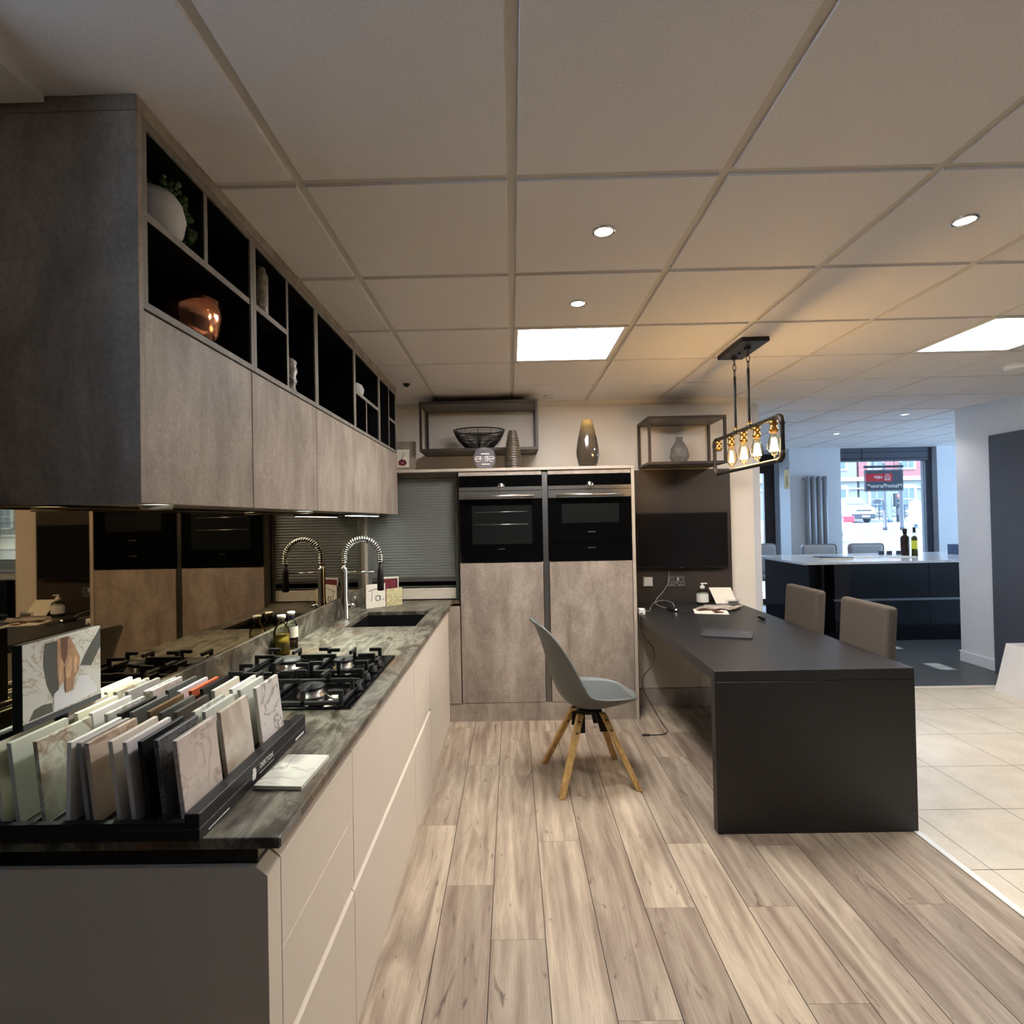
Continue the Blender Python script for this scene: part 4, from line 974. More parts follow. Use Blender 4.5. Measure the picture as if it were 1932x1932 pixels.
m = MB().tube(smooth([(1.262, 4.442, .985), (1.256, 4.43, .9), (1.2, 4.38, .83), (1.12, 4.3, .775), (1.1, 4.22, Z+.02), (1.15, 4.13, Z+.006), (1.2, 4.12, Z+.004), (1.215, 4.19, Z+.03), (1.17, 4.26, Z+.045), (1.09, 4.25, Z+.03), (1.03, 4.13, Z+.012), (1.0, 4.03, Z+.006), (.955, 3.975, Z+.012), (.936, 3.93, Z+.02)]), .0028, 6)
tag(m.build('grey_cable', 'cable_grey'), 'grey cable looping from the wall panel down to the white charger', 'cable')
m = MB().tube(smooth([(.914, 3.897, Z+.012), (.898, 3.88, Z+.014), (.882, 3.86, Z-.002), (.88, 3.83, .69), (.9, 3.82, .6), (.965, 3.81, .5), (.95, 3.8, .4), (.88, 3.79, .31), (.885, 3.77, .22), (.95, 3.74, .1), (.99, 3.7, .02), (1.0, 3.64, .0045), (.96, 3.585, .0045), (.87, 3.575, .0045)]), .003, 6).box(.82, .868, 3.566, 3.584, .001, .012, .003)
tag(m.build('black_cable', 'cable_black'), 'thin black cable hanging off the table and ending on the wood floor', 'cable')

# ================================================================== TUB CHAIR
def tub_chair():
    t = local_thing('tub_chair', 'grey moulded tub chair with four oak legs facing the black table', 'chair')
    prof = [(.274, .44, .03, .0), (.264, .436, .085, .008), (.243, .429, .14, .03), (.2, .417, .185, .052), (.125, .402, .211, .076), (.03, .389, .22, .092), (-.06, .395, .22, .105), (-.135, .432, .218, .115), (-.175, .51, .215, .11), (-.205, .62, .206, .09), (-.232, .72, .192, .064), (-.257, .8, .172, .036), (-.278, .848, .14, .014), (-.294, .866, .1, .003), (-.304, .868, .06, .0)]
    bm = bmesh.new(); nv = 16; rows = []
    for i, (x, z, w, h) in enumerate(prof):
        a = prof[max(i-1, 0)]; b = prof[min(i+1, len(prof)-1)]
        d = Vector((b[0]-a[0], 0, b[1]-a[1])).normalized(); nrm = Vector((d.z, 0, -d.x))
        if nrm.x+nrm.z < 0: nrm = -nrm
        row = []
        for k in range(nv+1):
            v = -1+2*k/nv
            row.append(bm.verts.new(Vector((x, w*math.sin(v*PI/2)*1.0 if False else w*v, z))+nrm*h*abs(v)**2.6))
        rows.append(row)
    for a, b in zip(rows, rows[1:]):
        for k in range(nv): bm.faces.new([a[k], a[k+1], b[k+1], b[k]])
    for f in bm.faces: f.smooth = True
    bmesh.ops.recalc_face_normals(bm, faces=bm.faces[:])
    m = MB(); me = bpy.data.meshes.new('t'); bm.to_mesh(me)
    # cushion : inner part of the shell lifted a little
    bm2 = bm.copy(); bm.free(); m.b.from_mesh(me)
    o = m.build('shell', 'tub_grey', t)
    s = o.modifiers.new('sub', 'SUBSURF'); s.levels = 2; s.render_levels = 2
    s = o.modifiers.new('sol', 'SOLIDIFY'); s.thickness = .011; s.offset = 0
    m2 = MB(); L = [r for r in rows]
    c = []
    for i in range(2, 9):
        x, z, w, h = prof[i]; a = prof[i-1]; b = prof[i+1]; d = Vector((b[0]-a[0], 0, b[1]-a[1])).normalized(); nrm = Vector((d.z, 0, -d.x))
        if nrm.x+nrm.z < 0: nrm = -nrm
        row = []
        for k in range(nv+1):
            v = (-1+2*k/nv)*.93; e = 1-abs(-1+2*k/nv)**6
            row.append(m2.b.verts.new(Vector((x, w*v, z))+nrm*(h*abs(v)**2.6+.004+.018*e*(1 if 2 < i < 8 else .1))))
        c.append(row)
    for a, b in zip(c, c[1:]):
        for k in range(nv): m2.b.faces.new([a[k], a[k+1], b[k+1], b[k]])
    o = m2.build('seat_pad', 'tub_pad', t, smooth=True); s = o.modifiers.new('sub', 'SUBSURF'); s.levels = 1; s.render_levels = 2
    bm2.free(); bpy.data.meshes.remove(me)
    m = MB()
    m.lathe([(.05, .352), (.055, .36), (.055, .37), (.04, .376)], .0, 0, 0, 24)
    tops = [(-.058, -.062), (-.058, .062), (.068, -.062), (.068, .062)]
    feet = [(-.205, -.215), (-.205, .2), (.21, -.205), (.215, .175)]
    for (x, y) in tops: m.prism([(x*1.0-.02, y-.022, .25+.02), (x+.02, y-.022, .27), (x*.75+.02, y*.75+.01, .372), (x*.75-.02, y*.75+.01, .372)], (0, .012, 0))
    m.build('bracket', 'black_metal', t)
    for (x, y), (fx, fy) in zip(tops, feet):
        g = MB(); a = Vector((x, y, .362)); b = Vector((fx, fy, 0)); u = Vector((1, 0, 0)); v = Vector((0, 1, 0))
        q0, q1 = .017, .0155
        P = [a+u*sx*q0+v*sy*q0 for sx, sy in ((-1, -1), (1, -1), (1, 1), (-1, 1))]; Q = [b+u*sx*q1+v*sy*q1 for sx, sy in ((-1, -1), (1, -1), (1, 1), (-1, 1))]
        pv = [g.b.verts.new(p) for p in P]; qv = [g.b.verts.new(p) for p in Q]
        g.b.faces.new(pv); g.b.faces.new(qv[::-1])
        for k in range(4): g.b.faces.new([pv[k], qv[k], qv[(k+1) % 4], pv[(k+1) % 4]])
        bmesh.ops.recalc_face_normals(g.b, faces=g.b.faces[:]); bmesh.ops.bevel(g.b, geom=g.b.edges[:], offset=.0025, segments=1, affect='EDGES')
        lg = g.build('leg', 'oak', t)
        w = MB()
        for s in (.08, .22):
            p = a.lerp(b, s); w.lathe([(.0, -.0186), (.0055, -.0184), (.0055, -.014)], p.x, p.y, p.z, 10, axis='Y')
        w.build('bolt', 'black_metal', lg)
    t.location = (.395, 3.035, 0); t.rotation_euler = (0, 0, math.radians(9)); return t
tub_chair()

# ================================================================== UPHOLSTERED CHAIRS
def dining_chair():
    t = local_thing('dining_chair', 'taupe upholstered dining chair at the right of the black table, nearer the camera', 'chair', 'taupe upholstered chairs at the table')
    # local: faces -X, back at +X
    m = MB().box(-.03, .03, -.2, .2, 0, .5, .022, 3); m.xf(Matrix.Translation((.0, 0, .45)) @ Matrix.Rotation(math.radians(4), 4, 'Y')); m.build('backrest', 'uphol', t, smooth=False)
    B(-.43, .005, -.205, .205, .40, .475, .022, 3).build('seat', 'uphol', t)
    for x, y in ((-.4, -.18), (-.4, .18), (-.01, -.18), (-.01, .18)): B(x-.018, x+.018, y-.018, y+.018, 0, .41, .003).build('leg', 'black_matte', t)
    return t
ch = dining_chair(); ch.location = (1.86, 2.95, 0); ch.rotation_euler = (0, 0, 0)
dup(ch, (1.86, 3.575, 0), 0, 'taupe upholstered dining chair at the right of the black table, nearer the back wall')

# ================================================================== PENDANT
t = thing('pendant_lamp', (1.333, 3.14, CEIL), 'bronze pipe-frame pendant lamp with filament bulbs over the black table', 'pendant lamp')
PXc = 1.335
B(1.255, 1.405, 2.94, 3.29, CEIL-.033, CEIL-.0085, .003).build('canopy', 'black_metal', t)
m = MB()
for y in (3.08, 3.15): m.lathe([(.0, CEIL-.042), (.007, CEIL-.04), (.007, CEIL-.033)], 1.33, y, 0, 12)
m.build('canopy_screw', 'black_metal', t)
for y in (3.24, 3.055):
    MB().lathe([(.006, 1.93), (.0075, 1.94), (.0075, 2.235), (.005, 2.245)], PXc, y, 0, 14).build('rod', 'black_metal', t)
    for k in range(3):
        zc = 2.262+k*.034; pts = []
        for q in range(20):
            a = 2*PI*q/20; u = .0085*math.cos(a); v = .021*math.sin(a)
            pts.append((PXc+(u if k % 2 else 0), y+(0 if k % 2 else u), zc+v))
        MB().tube(pts, .0022, 6, closed=True).build('chain_link', 'black_metal', t)
    MB().lathe([(.015, CEIL-.046), (.018, CEIL-.034), (.018, CEIL-.0335)], PXc, y, 0, 16).build('ceiling_hook', 'black_metal', t)
    MB().lathe([(.008, 1.915), (.011, 1.922), (.008, 1.945)], PXc, y, 0, 14).build('rod_joint', 'brass', t)
zt, zb, ya, yb = 1.91, 1.692, 2.69, 3.585
fr = []
def corner(cy, cz, a0):
    return [(PXc, cy+.03*math.cos(a), cz+.03*math.sin(a)) for a in [a0+PI/2*k/5 for k in range(6)]]
fr = corner(yb-.03, zt-.03, 0)+corner(ya+.03, zt-.03, PI/2)+corner(ya+.03, zb+.03, PI)+corner(yb-.03, zb+.03, 1.5*PI)
MB().tube(fr, .0115, 12, closed=True).build('pipe_frame', 'black_metal', t)
for cy, cz in ((yb, zt), (ya, zt), (ya, zb), (yb, zb)):
    sy = 1 if cy == ya else -1; sz = 1 if cz == zb else -1
    MB().tube([(PXc, cy, cz+sz*.045), (PXc, cy, cz+sz*.03), (PXc, cy+sy*.009, cz+sz*.009), (PXc, cy+sy*.03, cz), (PXc, cy+sy*.045, cz)], .0138, 12).build('elbow_joint', 'frame_metal', t)
for y in (3.24, 3.055): MB().tube([(PXc, y-.03, zt), (PXc, y+.03, zt)], .0145, 12).build('tee_joint', 'black_metal', t)
SY = [3.515, 3.31, 3.137, 2.968, 2.777]
for k, y in enumerate(SY):
    s = MB().lathe([(.011, 1.9), (.02, 1.896), (.021, 1.884), (.018, 1.88), (.018, 1.862), (.023, 1.858), (.023, 1.85), (.019, 1.846), (.019, 1.836)], PXc, y, 0, 24).build('lamp_socket', 'brass', t)
    if k:
        MB().lathe([(.0005, 1.712), (.006, 1.715), (.02, 1.732), (.031, 1.755), (.032, 1.768), (.027, 1.795), (.018, 1.825), (.016, 1.838)], PXc, y, 0, 28, cap=False).build('bulb', 'bulb_glass', s)
        f = MB()
        for q in range(8):
            a = 2*PI*q/8; rr_ = .0125 if k > 1 else .008
            f.tube([(PXc+rr_*.6*math.cos(a), y+rr_*.6*math.sin(a), 1.81), (PXc+rr_*1.5*math.cos(a+.3), y+rr_*1.5*math.sin(a+.3), 1.742)], .0034 if k > 1 else .002, 6)
        f.build('filament', 'filament', s)
        l = bpy.data.lights.new('bulb_light', 'POINT'); l.energy = 2.2; l.color = (1, .68, .38); l.shadow_soft_size = .02
        o = bpy.data.objects.new('bulb_light', l); COL.objects.link(o); o.location = Vector((PXc, y, 1.775))-ORG[t.name]; o.parent = t
# ================================================================== FRONT SHOP AREA
# far wall with shop window and glazed door
FY = 8.1
struct('wall_far', MB().box(4.08, 4.86, FY, 8.35, 0, CEIL).box(6.27, 7.0, FY, 8.35, 0, CEIL).box(4.86, 6.27, FY, 8.35, 0, .72).box(8.9, 9.2, FY, 8.35, 0, CEIL).box(7.0, 8.9, FY, 8.35, 0, .3), 'wall_cool')
struct('wall_far_pillar', B(4.08, 4.80, 8.04, FY-.0005, 0, CEIL), 'wall_cool')
struct('wall_door_side', B(2.0, 3.2, 8.75, 8.9, 0, CEIL), 'wall_cool')
struct('wall_west', MB().box(1.98, 2.14, 4.72, 5.05, 0, CEIL).box(1.98, 2.14, 5.28, 5.84, 0, CEIL).box(1.98, 2.14, 6.1, 8.9, 0, CEIL).box(1.98, 2.14, 5.05, 5.28, 0, 1.24).box(1.98, 2.14, 5.05, 5.28, 1.46, CEIL).box(1.98, 2.14, 5.84, 6.1, 0, 1.34).box(1.98, 2.14, 5.84, 6.1, 1.52, CEIL), 'wall_cool')
struct('added_sun_slot_4', B(2.05, 2.055, 5.05, 5.28, 1.24, 1.46), 'pane'); struct('added_sun_slot_5', B(2.05, 2.055, 5.84, 6.1, 1.34, 1.52), 'pane')  # unseen slots, added and sized to throw sun patches on the floor
struct('wall_east', MB().box(9.2, 9.35, 5.1, 5.4, 0, CEIL).box(9.2, 9.35, 8.2, 8.35, 0, CEIL).box(9.2, 9.35, 5.4, 8.2, 0, .3), 'wall_cool')
struct('added_window_6', B(9.27, 9.276, 5.4, 8.2, .3, CEIL), 'pane')  # unseen window, added to bring more daylight in from the right
struct('floor', B(2.0, 4.25, 8.35, 8.95, -.02, -.001), 'dark_lam')
struct('ceiling', B(2.0, 4.25, 8.3, 8.95, CEIL-.005, CEIL), 'ceil_tile')
# shop window
t = bpy.data.objects.new('window_1', None); COL.objects.link(t); t.location = (5.56, 8.25, .72); ORG[t.name] = Vector(t.location); t['kind'] = 'structure'
MB().box(6.175, 6.27, 8.2, 8.3, .72, CEIL-.01).box(4.86, 4.885, 8.2, 8.3, .72, CEIL-.01).box(4.885, 6.175, 8.2, 8.3, .72, .76).build('window_frame', 'blind', t)
B(4.885, 6.175, 8.245, 8.251, .76, 2.2).build('window_pane', 'pane', t)
t = thing('blind_box', (5.53, 8.15, 2.185), 'dark grey roller blind box across the top of the shop window', 'blind')
B(4.862, 6.174, 8.14, 8.3, 2.185, CEIL-.012, .004).build('housing', 'blind', t)
MB().box(4.862, 6.174, 8.136, 8.1395, 2.215, 2.225).box(4.862, 6.174, 8.136, 8.1395, 2.31, 2.316).box(5.2, 5.206, 8.136, 8.1395, 2.19, 2.37).build('panel_seam', 'black_metal', t)
t = bpy.data.objects.new('added_window_2', None); COL.objects.link(t); t.location = (7.95, 8.25, .3); ORG[t.name] = Vector(t.location); t['kind'] = 'structure'  # unseen opening, added for more daylight in the front area
MB().box(7.0, 7.05, 8.2, 8.3, .3, CEIL-.01).box(8.85, 8.9, 8.2, 8.3, .3, CEIL-.01).build('window_frame', 'blind', t)
B(7.05, 8.85, 8.245, 8.251, .3, CEIL-.01).build('window_pane', 'pane', t)
# unseen window left of the camera, slot raised to light ceiling and upper panel
t = bpy.data.objects.new('window_3', None); COL.objects.link(t); t.location = (-2.45, -.4, 1.93); ORG[t.name] = Vector(t.location); t['kind'] = 'structure'
MB().box(-2.49, -2.42, -1.9, -1.86, 1.85, 2.34).box(-2.49, -2.42, 1.06, 1.1, 1.85, 2.34).box(-2.49, -2.42, -1.86, 1.06, 1.85, 1.87).box(-2.49, -2.42, -1.86, 1.06, 2.32, 2.34).build('window_frame', 'white_plastic', t)
B(-2.46, -2.454, -1.86, 1.06, 1.87, 2.32).build('window_pane', 'pane', t)
# glazed door
t = bpy.data.objects.new('door_1', None); COL.objects.link(t); t.location = (3.65, 8.8, 0); ORG[t.name] = Vector(t.location); t['kind'] = 'structure'
dk = plain('dark_brown_door', (58, 44, 40), .4)
m = MB(); y0, y1 = 8.76, 8.82
m.box(3.2, 3.34, y0, y1, 0, CEIL-.006).box(4.035, 4.2, y0, y1, 0, CEIL-.006).box(3.34, 4.035, y0, y1, 2.08, CEIL-.006).box(3.34, 4.035, y0, y1, .66, .87).box(3.34, 4.035, y0, y1, 0, .08); m.build('door_frame', dk, t)
MB().box(3.34, 4.035, 8.785, 8.79, .87, 2.08).box(3.34, 4.035, 8.785, 8.79, .08, .66).build('door_pane', 'pane', t)
B(3.4, 3.425, 8.7, 8.76, .95, 1.2, .004).build('door_handle', 'steel', t)
struct('trim_4', B(4.2, 4.25, 8.345, 8.9, 0, CEIL), 'wall_cool')
# radiator
t = thing('column_radiator', (4.42, 7.98, .62), 'tall grey radiator of four upright tubes on the pillar by the shop window', 'radiator')
for k in range(4):
    x = 4.295+k*.083
    MB().lathe([(.001, 1.97), (.02, 1.966), (.032, 1.95), (.032, .64), (.02, .622), (.001, .62)], x, 7.965, 0, 20).build('tube', 'radiator', t)
MB().tube([(4.23, 7.99, 1.93), (4.56, 7.99, 1.93)], .012, 10).tube([(4.25, 7.99, .67), (4.56, 7.99, .67)], .012, 10).box(4.35, 4.37, 7.99, 8.0395, 1.9, 1.94).box(4.48, 4.5, 7.99, 8.0395, 1.9, 1.94).build('manifold', 'radiator', t)
# hanging tag
t = thing('hanging_tag', (4.04, 8.0, 1.78), 'pale yellow paper tag hanging by the pillar left of the radiator', 'tag')
B(3.99, 4.06, 8.02, 8.023, 1.79, 2.07).build('tag', plain('yellow_tag', (232, 214, 168), .7), t)
B(4.02, 4.035, 8.0185, 8.0199, 1.84, 1.98).build('print', plain('tag_print', (170, 150, 110), .7), t)
MB().tube([(4.025, 8.02, 2.07), (4.03, 8.03, 2.1), (4.06, 8.06, 2.11), (4.085, 8.06, 2.1)], .003, 6).build('string', 'cable_black', t)
# partner sign, seen from behind
t = thing('hanging_sign', (5.56, 8.3, 1.74), 'dark hanging sign with red bar and mirrored lettering in the shop window', 'sign')
sx0, sx1, sz0, sz1 = 5.275, 5.845, 1.735, 2.06; sy = 8.2
def rrect(x0, x1, z0, z1, r, y, th, mb):
    pts = []
    for cx, cz, a0 in ((x1-r, z1-r, 0), (x0+r, z1-r, PI/2), (x0+r, z0+r, PI), (x1-r, z0+r, 1.5*PI)):
        for k in range(5): pts.append((cx+r*math.cos(a0+PI/2*k/4), y, cz+r*math.sin(a0+PI/2*k/4)))
    return mb.prism(pts, (0, th, 0))
rrect(sx0, sx1, sz0, sz1, .025, sy, .02, MB()).build('board', plain('sign_slate', (66, 74, 90), .5, vary=.03), t)
m = MB(); pts = []
for cx, cz, a0 in ((sx1-.03, sz1-.03, 0), (sx0+.03, sz1-.03, PI/2), (sx0+.03, sz0+.03, PI), (sx1-.03, sz0+.03, 1.5*PI)):
    for k in range(5): pts.append((cx+.02*math.cos(a0+PI/2*k/4), sy-.001, cz+.02*math.sin(a0+PI/2*k/4)))
m.tube(pts, .003, 6, closed=True).build('border_line', 'white_plastic', t)
B(sx0, sx1-.165, sy-.003, sy, 1.885, 2.0).build('red_bar', 'red', t)
Rx = Matrix(((-1, 0, 0, 0), (0, 0, 1, 0), (0, 1, 0, 0), (0, 0, 0, 1)))     # reads correctly from the street, mirrored inside
w = text_bm('MasterPartner*', .082, .001, .0012); w.xf(Matrix.Translation((5.565, sy-.003, 1.815)) @ Rx); w.build('lettering', 'white_plastic', t)
w = text_bm('NEFF', .055, .001, .002); w.xf(Matrix.Translation((5.47, sy-.005, 1.942)) @ Rx); w.build('lettering', plain('pink_white_print', (246, 214, 218), .5, vary=0), t)
m = MB().tube([(5.6+.04*math.cos(2*PI*k/28), sy-.006, 1.945+.04*math.sin(2*PI*k/28)) for k in range(28)], .007, 6, closed=True).box(5.558, 5.645, sy-.008, sy-.003, 1.9, 1.912).tube([(5.6+.018*math.cos(2*PI*k/20), sy-.006, 1.94+.016*math.sin(2*PI*k/20)) for k in range(20)], .005, 6, closed=True)
m.build('emblem', plain('pink_white_mark', (246, 214, 218), .5, vary=0), t)
MB().box(5.27, 5.85, sy, sy+.02, 2.085, 2.12).tube([(5.4, sy+.01, 2.06), (5.4, sy+.01, 2.085)], .004, 6).tube([(5.72, sy+.01, 2.06), (5.72, sy+.01, 2.085)], .004, 6).tube([(5.4, sy+.01, 2.12), (5.4, sy+.01, 2.184)], .004, 6).tube([(5.72, sy+.01, 2.12), (5.72, sy+.01, 2.184)], .004, 6).build('hanger', 'blind', t)

# island
t = thing('kitchen_island', (4.4, 6.5, 0), 'dark gloss kitchen island with white worktop in the front shop area', 'kitchen island')
B(3.17, 5.9, 6.0, 7.25, .862, .888, .002).build('worktop', 'island_top', t)
B(3.55, 5.85, 6.12, 7.15, .0, .86).build('body', 'island', t)
B(3.28, 3.34, 6.1, 7.15, .06, .86).build('end_panel', 'island', t)
m = MB().box(3.28, 3.55, 6.11, 6.13, .06, .1).box(3.28, 3.55, 7.1, 7.15, .06, .1); m.build('base_rail', 'island', t)
B(3.35, 3.549, 6.2, 7.1, .1, .855).build('side_recess', 'black_gloss', t)
for a, b in ((3.56, 4.6), (4.603, 5.845)):
    B(a, b, 6.1, 6.119, .47, .855, .001).build('drawer', 'island', t); B(a, b, 6.1, 6.119, .09, .44, .001).build('drawer', 'island', t)
B(3.56, 5.845, 6.108, 6.119, .443, .467).build('grip_rail', 'alu', t)
IZ = .8885
t = thing('oil_bottle', (4.81, 6.75, IZ), 'dark brown bottle standing on the white island worktop', 'bottle')
MB().lathe([(.04, IZ), (.044, IZ+.01), (.05, IZ+.2), (.046, IZ+.225), (.02, IZ+.25), (.019, IZ+.28)], 4.81, 6.75, 0, 24).build('body', 'oil_dark', t); MB().lathe([(.022, IZ+.275), (.026, IZ+.3), (.028, IZ+.325), (.02, IZ+.33)], 4.81, 6.75, 0, 20).build('stopper', 'oil_dark', t)
t = thing('oil_bottle', (4.815, 6.6, IZ), 'slim bottle of yellow green oil with label on the white island worktop', 'bottle')
MB().lathe([(.03, IZ), (.032, IZ+.01), (.032, IZ+.22), (.014, IZ+.26), (.013, IZ+.3)], 4.815, 6.6, 0, 24).build('glass', 'clear_glass', t)
MB().lathe([(.001, IZ+.003), (.029, IZ+.005), (.029, IZ+.215), (.012, IZ+.245), (.001, IZ+.246)], 4.815, 6.6, 0, 20).build('oil', plain('green_oil', (110, 104, 40), .15, trans=.3), t)
MB().lathe([(.0326, IZ+.09), (.0326, IZ+.19)], 4.815, 6.6, 0, 24, cap=False).build('label', plain('yellow_label', (226, 224, 70), .5), t)
MB().lathe([(.016, IZ+.285), (.016, IZ+.345), (.01, IZ+.348)], 4.815, 6.6, 0, 16).build('cap', 'black_matte', t)
t = thing('brochure_stack', (3.75, 6.35, IZ), 'dark covered brochures stacked at the left of the island worktop', 'brochures')
B(3.55, 3.9, 6.3, 6.5, IZ+.0003, IZ+.022).build('pages', 'white_paper', t); B(3.55, 3.9, 6.298, 6.5, IZ+.0225, IZ+.03).build('cover', plain('dark_cover', (48, 54, 78), .4), t)
t = tag(B(4.05, 4.35, 6.5, 6.72, IZ+.0003, IZ+.006).build('brochure', 'white_paper'), 'white open brochure in the middle of the island worktop', 'brochure')
t = tag(MB().prism([(4.42, 6.45, IZ+.0003), (4.7, 6.4, IZ+.0003), (4.74, 6.6, IZ+.0003), (4.46, 6.66, IZ+.0003)], (0, 0, .005)).build('brochure', 'white_paper'), 'white sheet lying by the bottles on the island worktop', 'brochure')
for k, (x, l) in enumerate(((4.66, 'leftmost'), (4.76, 'middle'), (4.88, 'rightmost'))):
    m = B(x-.025, x+.03, 6.95, 6.98, IZ+.0003, IZ+.045, .002); tag(m.build('sample_block', 'blind'), f'small dark sample block on the island, {l} of three by the window', 'sample block', 'sample blocks on the island')
t = tag(B(5.44, 5.6, 6.7, 6.9, IZ+.0003, IZ+.12, .002).build('display_box', plain('blue_box', (52, 70, 112), .5)), 'small blue box at the right end of the island worktop', 'box')
# stools behind the island
def island_chair(x, y, label, first=[None]):
    if first[0] is None:
        t = local_thing('island_chair', label, 'chair', 'pale chairs behind the dark island')
        g = plain('pale_grey_chair', (176, 178, 180), .7)
        B(-.24, .24, -.03, .03, .56, 1.0, .05, 4).build('backrest', g, t); B(-.23, .23, -.42, .0, .5, .57, .03, 3).build('seat', g, t)
        for a, b in ((-.2, -.38), (.2, -.38), (-.2, -.02), (.2, -.02)): B(a-.015, a+.015, b-.015, b+.015, 0, .51).build('leg', 'steel', t)
        t.location = (x, y, 0); first[0] = t
    else: dup(first[0], (x, y, 0), 0, label)
island_chair(4.24, 7.62, 'pale low-backed chair behind the island in front of the radiator')
island_chair(4.89, 7.62, 'pale low-backed chair behind the island in front of the shop window')
island_chair(3.6, 8.0, 'pale low-backed chair at the far left, by the glazed door')
# right side
t = thing('wall_panel', (4.2, 1, 0), 'tall dark anthracite panel standing against the right wall', 'panel')
B(4.185, 4.226, -2.8, 4.825, .0, 2.075, .002).build('panel', 'anthracite', t)  # far end is real; unseen length added to reduce bounce off the wall
m = MB().prism([(3.775, 4.36, .0005), (4.18, 4.36, .0005), (4.18, 4.36, .372), (3.875, 4.36, .372)], (0, -1.3, 0))
tag(m.build('display_plinth', 'white_board'), 'white display plinth with sloping face standing before the anthracite panel', 'plinth')
# ================================================================== STREET
SL = .0256
gz = lambda y: -.15+SL*(y-9)
def slope(x0, x1, y0, y1, dz, mb): return mb.prism([(x0, y0, gz(y0)+dz-.1), (x0, y1, gz(y1)+dz-.1), (x0, y1, gz(y1)+dz), (x0, y0, gz(y0)+dz)], (x1-x0, 0, 0))
struct('road', slope(-30, 60, 8.4, 62, 0, MB()), 'asphalt')
m = slope(-30, 60, 8.36, 13, .08, MB()); slope(12, 60, 27.6, 31.8, .09, m); slope(-30, 60, 43, 64, .12, m); struct('pavement', m, 'paving')
def building(x0, x1, y, h, label, brick=False):
    GZ = gz(y)+.12; t = thing('town_building', ((x0+x1)/2, y+4, GZ), label, 'building')
    B(x0, x1, y, y+8, GZ, GZ+3.4).build('ground_floor', 'stone_white', t)
    B(x0, x1, y+.02, y+8, GZ+3.401, GZ+h).build('upper_wall', 'brick' if brick else 'stone_white', t)
    for za, zb_, o in ((3.2, 3.55, .35), (2.5, 2.62, .2)): B(x0-.1, x1+.1, y-o, y-.001, GZ+za, GZ+zb_).build('string_course', 'stone_trim', t)
    x = x0+.9
    while x < x1-1.4:
        for z in (.6, 4.3, 7.9):
            if z+2.4 < h:
                f = B(x-.22, x+1.22, y-.1, y+.015, GZ+z-.15, GZ+z+2.25).build('window_surround', 'stone_trim', t)
                B(x, x+1.0, y-.11, y-.1005, GZ+z, GZ+z+2).build('pane', 'street_blue', f)
                MB().box(x+.47, x+.53, y-.13, y-.111, GZ+z, GZ+z+2).box(x, x+1.0, y-.13, y-.111, GZ+z+.95, GZ+z+1.03).build('glazing_bar', 'stone_trim', f)
        x += 2.75
building(8, 30.2, 48, 12, 'pale stone building across the street, left of the red brick one')
building(30.4, 50, 48, 11, 'red brick building with white window surrounds across the street', True)
# van
GV = gz(41); t = thing('white_van', (25.9, 42, GV), 'white van parked across the street, seen through the shop window', 'van')
m = MB(); prof = [(40.6, .3), (40.52, .8), (40.62, 1.1), (41.4, 1.32), (42.05, 1.82), (42.4, 1.92), (45.3, 1.9), (45.4, .3)]
m.prism([(24.95, y, GV+z) for y, z in prof], (1.9, 0, 0)); bmesh.ops.bevel(m.b, geom=m.b.edges[:], offset=.07, segments=2, affect='EDGES')
m.build('body', plain('van_white', (238, 240, 242), .3, vary=.02), t)
MB().prism([(25.12, 41.42, GV+1.37), (26.68, 41.42, GV+1.37), (26.55, 41.98, GV+1.8), (25.25, 41.98, GV+1.8)], (0, -.06, .05)).build('windscreen', 'street_blue', t)
B(25.4, 26.45, 40.47, 40.56, GV+.86, GV+.97).build('grille', 'street_black', t)
B(25.05, 26.75, 40.46, 40.62, GV+.28, GV+.66, .03).build('bumper', 'street_black', t)
B(25.75, 26.3, 40.43, 40.459, GV+.42, GV+.54).build('number_plate', 'white_plastic', t)
for x in (25.0, 26.6): MB().lathe([(.0, 0), (.33, 0), (.33, .2), (.0, .2)], x, 41.4, GV+.335, 24, axis='X').build('wheel', 'street_black', t)
for x in (25.02, 26.48): B(x, x+.3, 40.46, 40.62, GV+.78, GV+1.02, .02).build('headlight', 'chrome', t)
# car at the left edge
CY = 22.5; GC = gz(CY+.8); t = thing('silver_car', (11.9, CY+.8, GC), 'pale car with red rear light passing at the left edge of the shop window', 'car')
CX = 10.35
m = MB(); prof = [(0, .3), (0, .8), (.9, .92), (1.5, 1.38), (2.5, 1.4), (3.25, 1.05), (3.6, .95), (3.64, .35)]
m.prism([(CX+x, CY, GC+z) for x, z in prof], (0, 1.7, 0)); bmesh.ops.bevel(m.b, geom=m.b.edges[:], offset=.08, segments=2, affect='EDGES'); m.build('body', plain('pale_silver', (206, 226, 232), .3, .2, vary=.03), t)
MB().prism([(CX+1.1, CY-.005, GC+1.0), (CX+2.95, CY-.005, GC+1.0), (CX+2.45, CY-.005, GC+1.32), (CX+1.6, CY-.005, GC+1.32)], (0, -.02, 0)).build('side_window', 'street_blue', t)
B(CX+3.2, CX+3.66, CY-.03, CY+.3, GC+.82, GC+1.08, .03).build('rear_light', 'red', t)
for x in (.7, 2.85): MB().lathe([(.0, -.02), (.31, -.02), (.31, .2), (.0, .2)], CX+x, CY, GC+.315, 24, axis='Y').build('wheel', 'street_black', t)
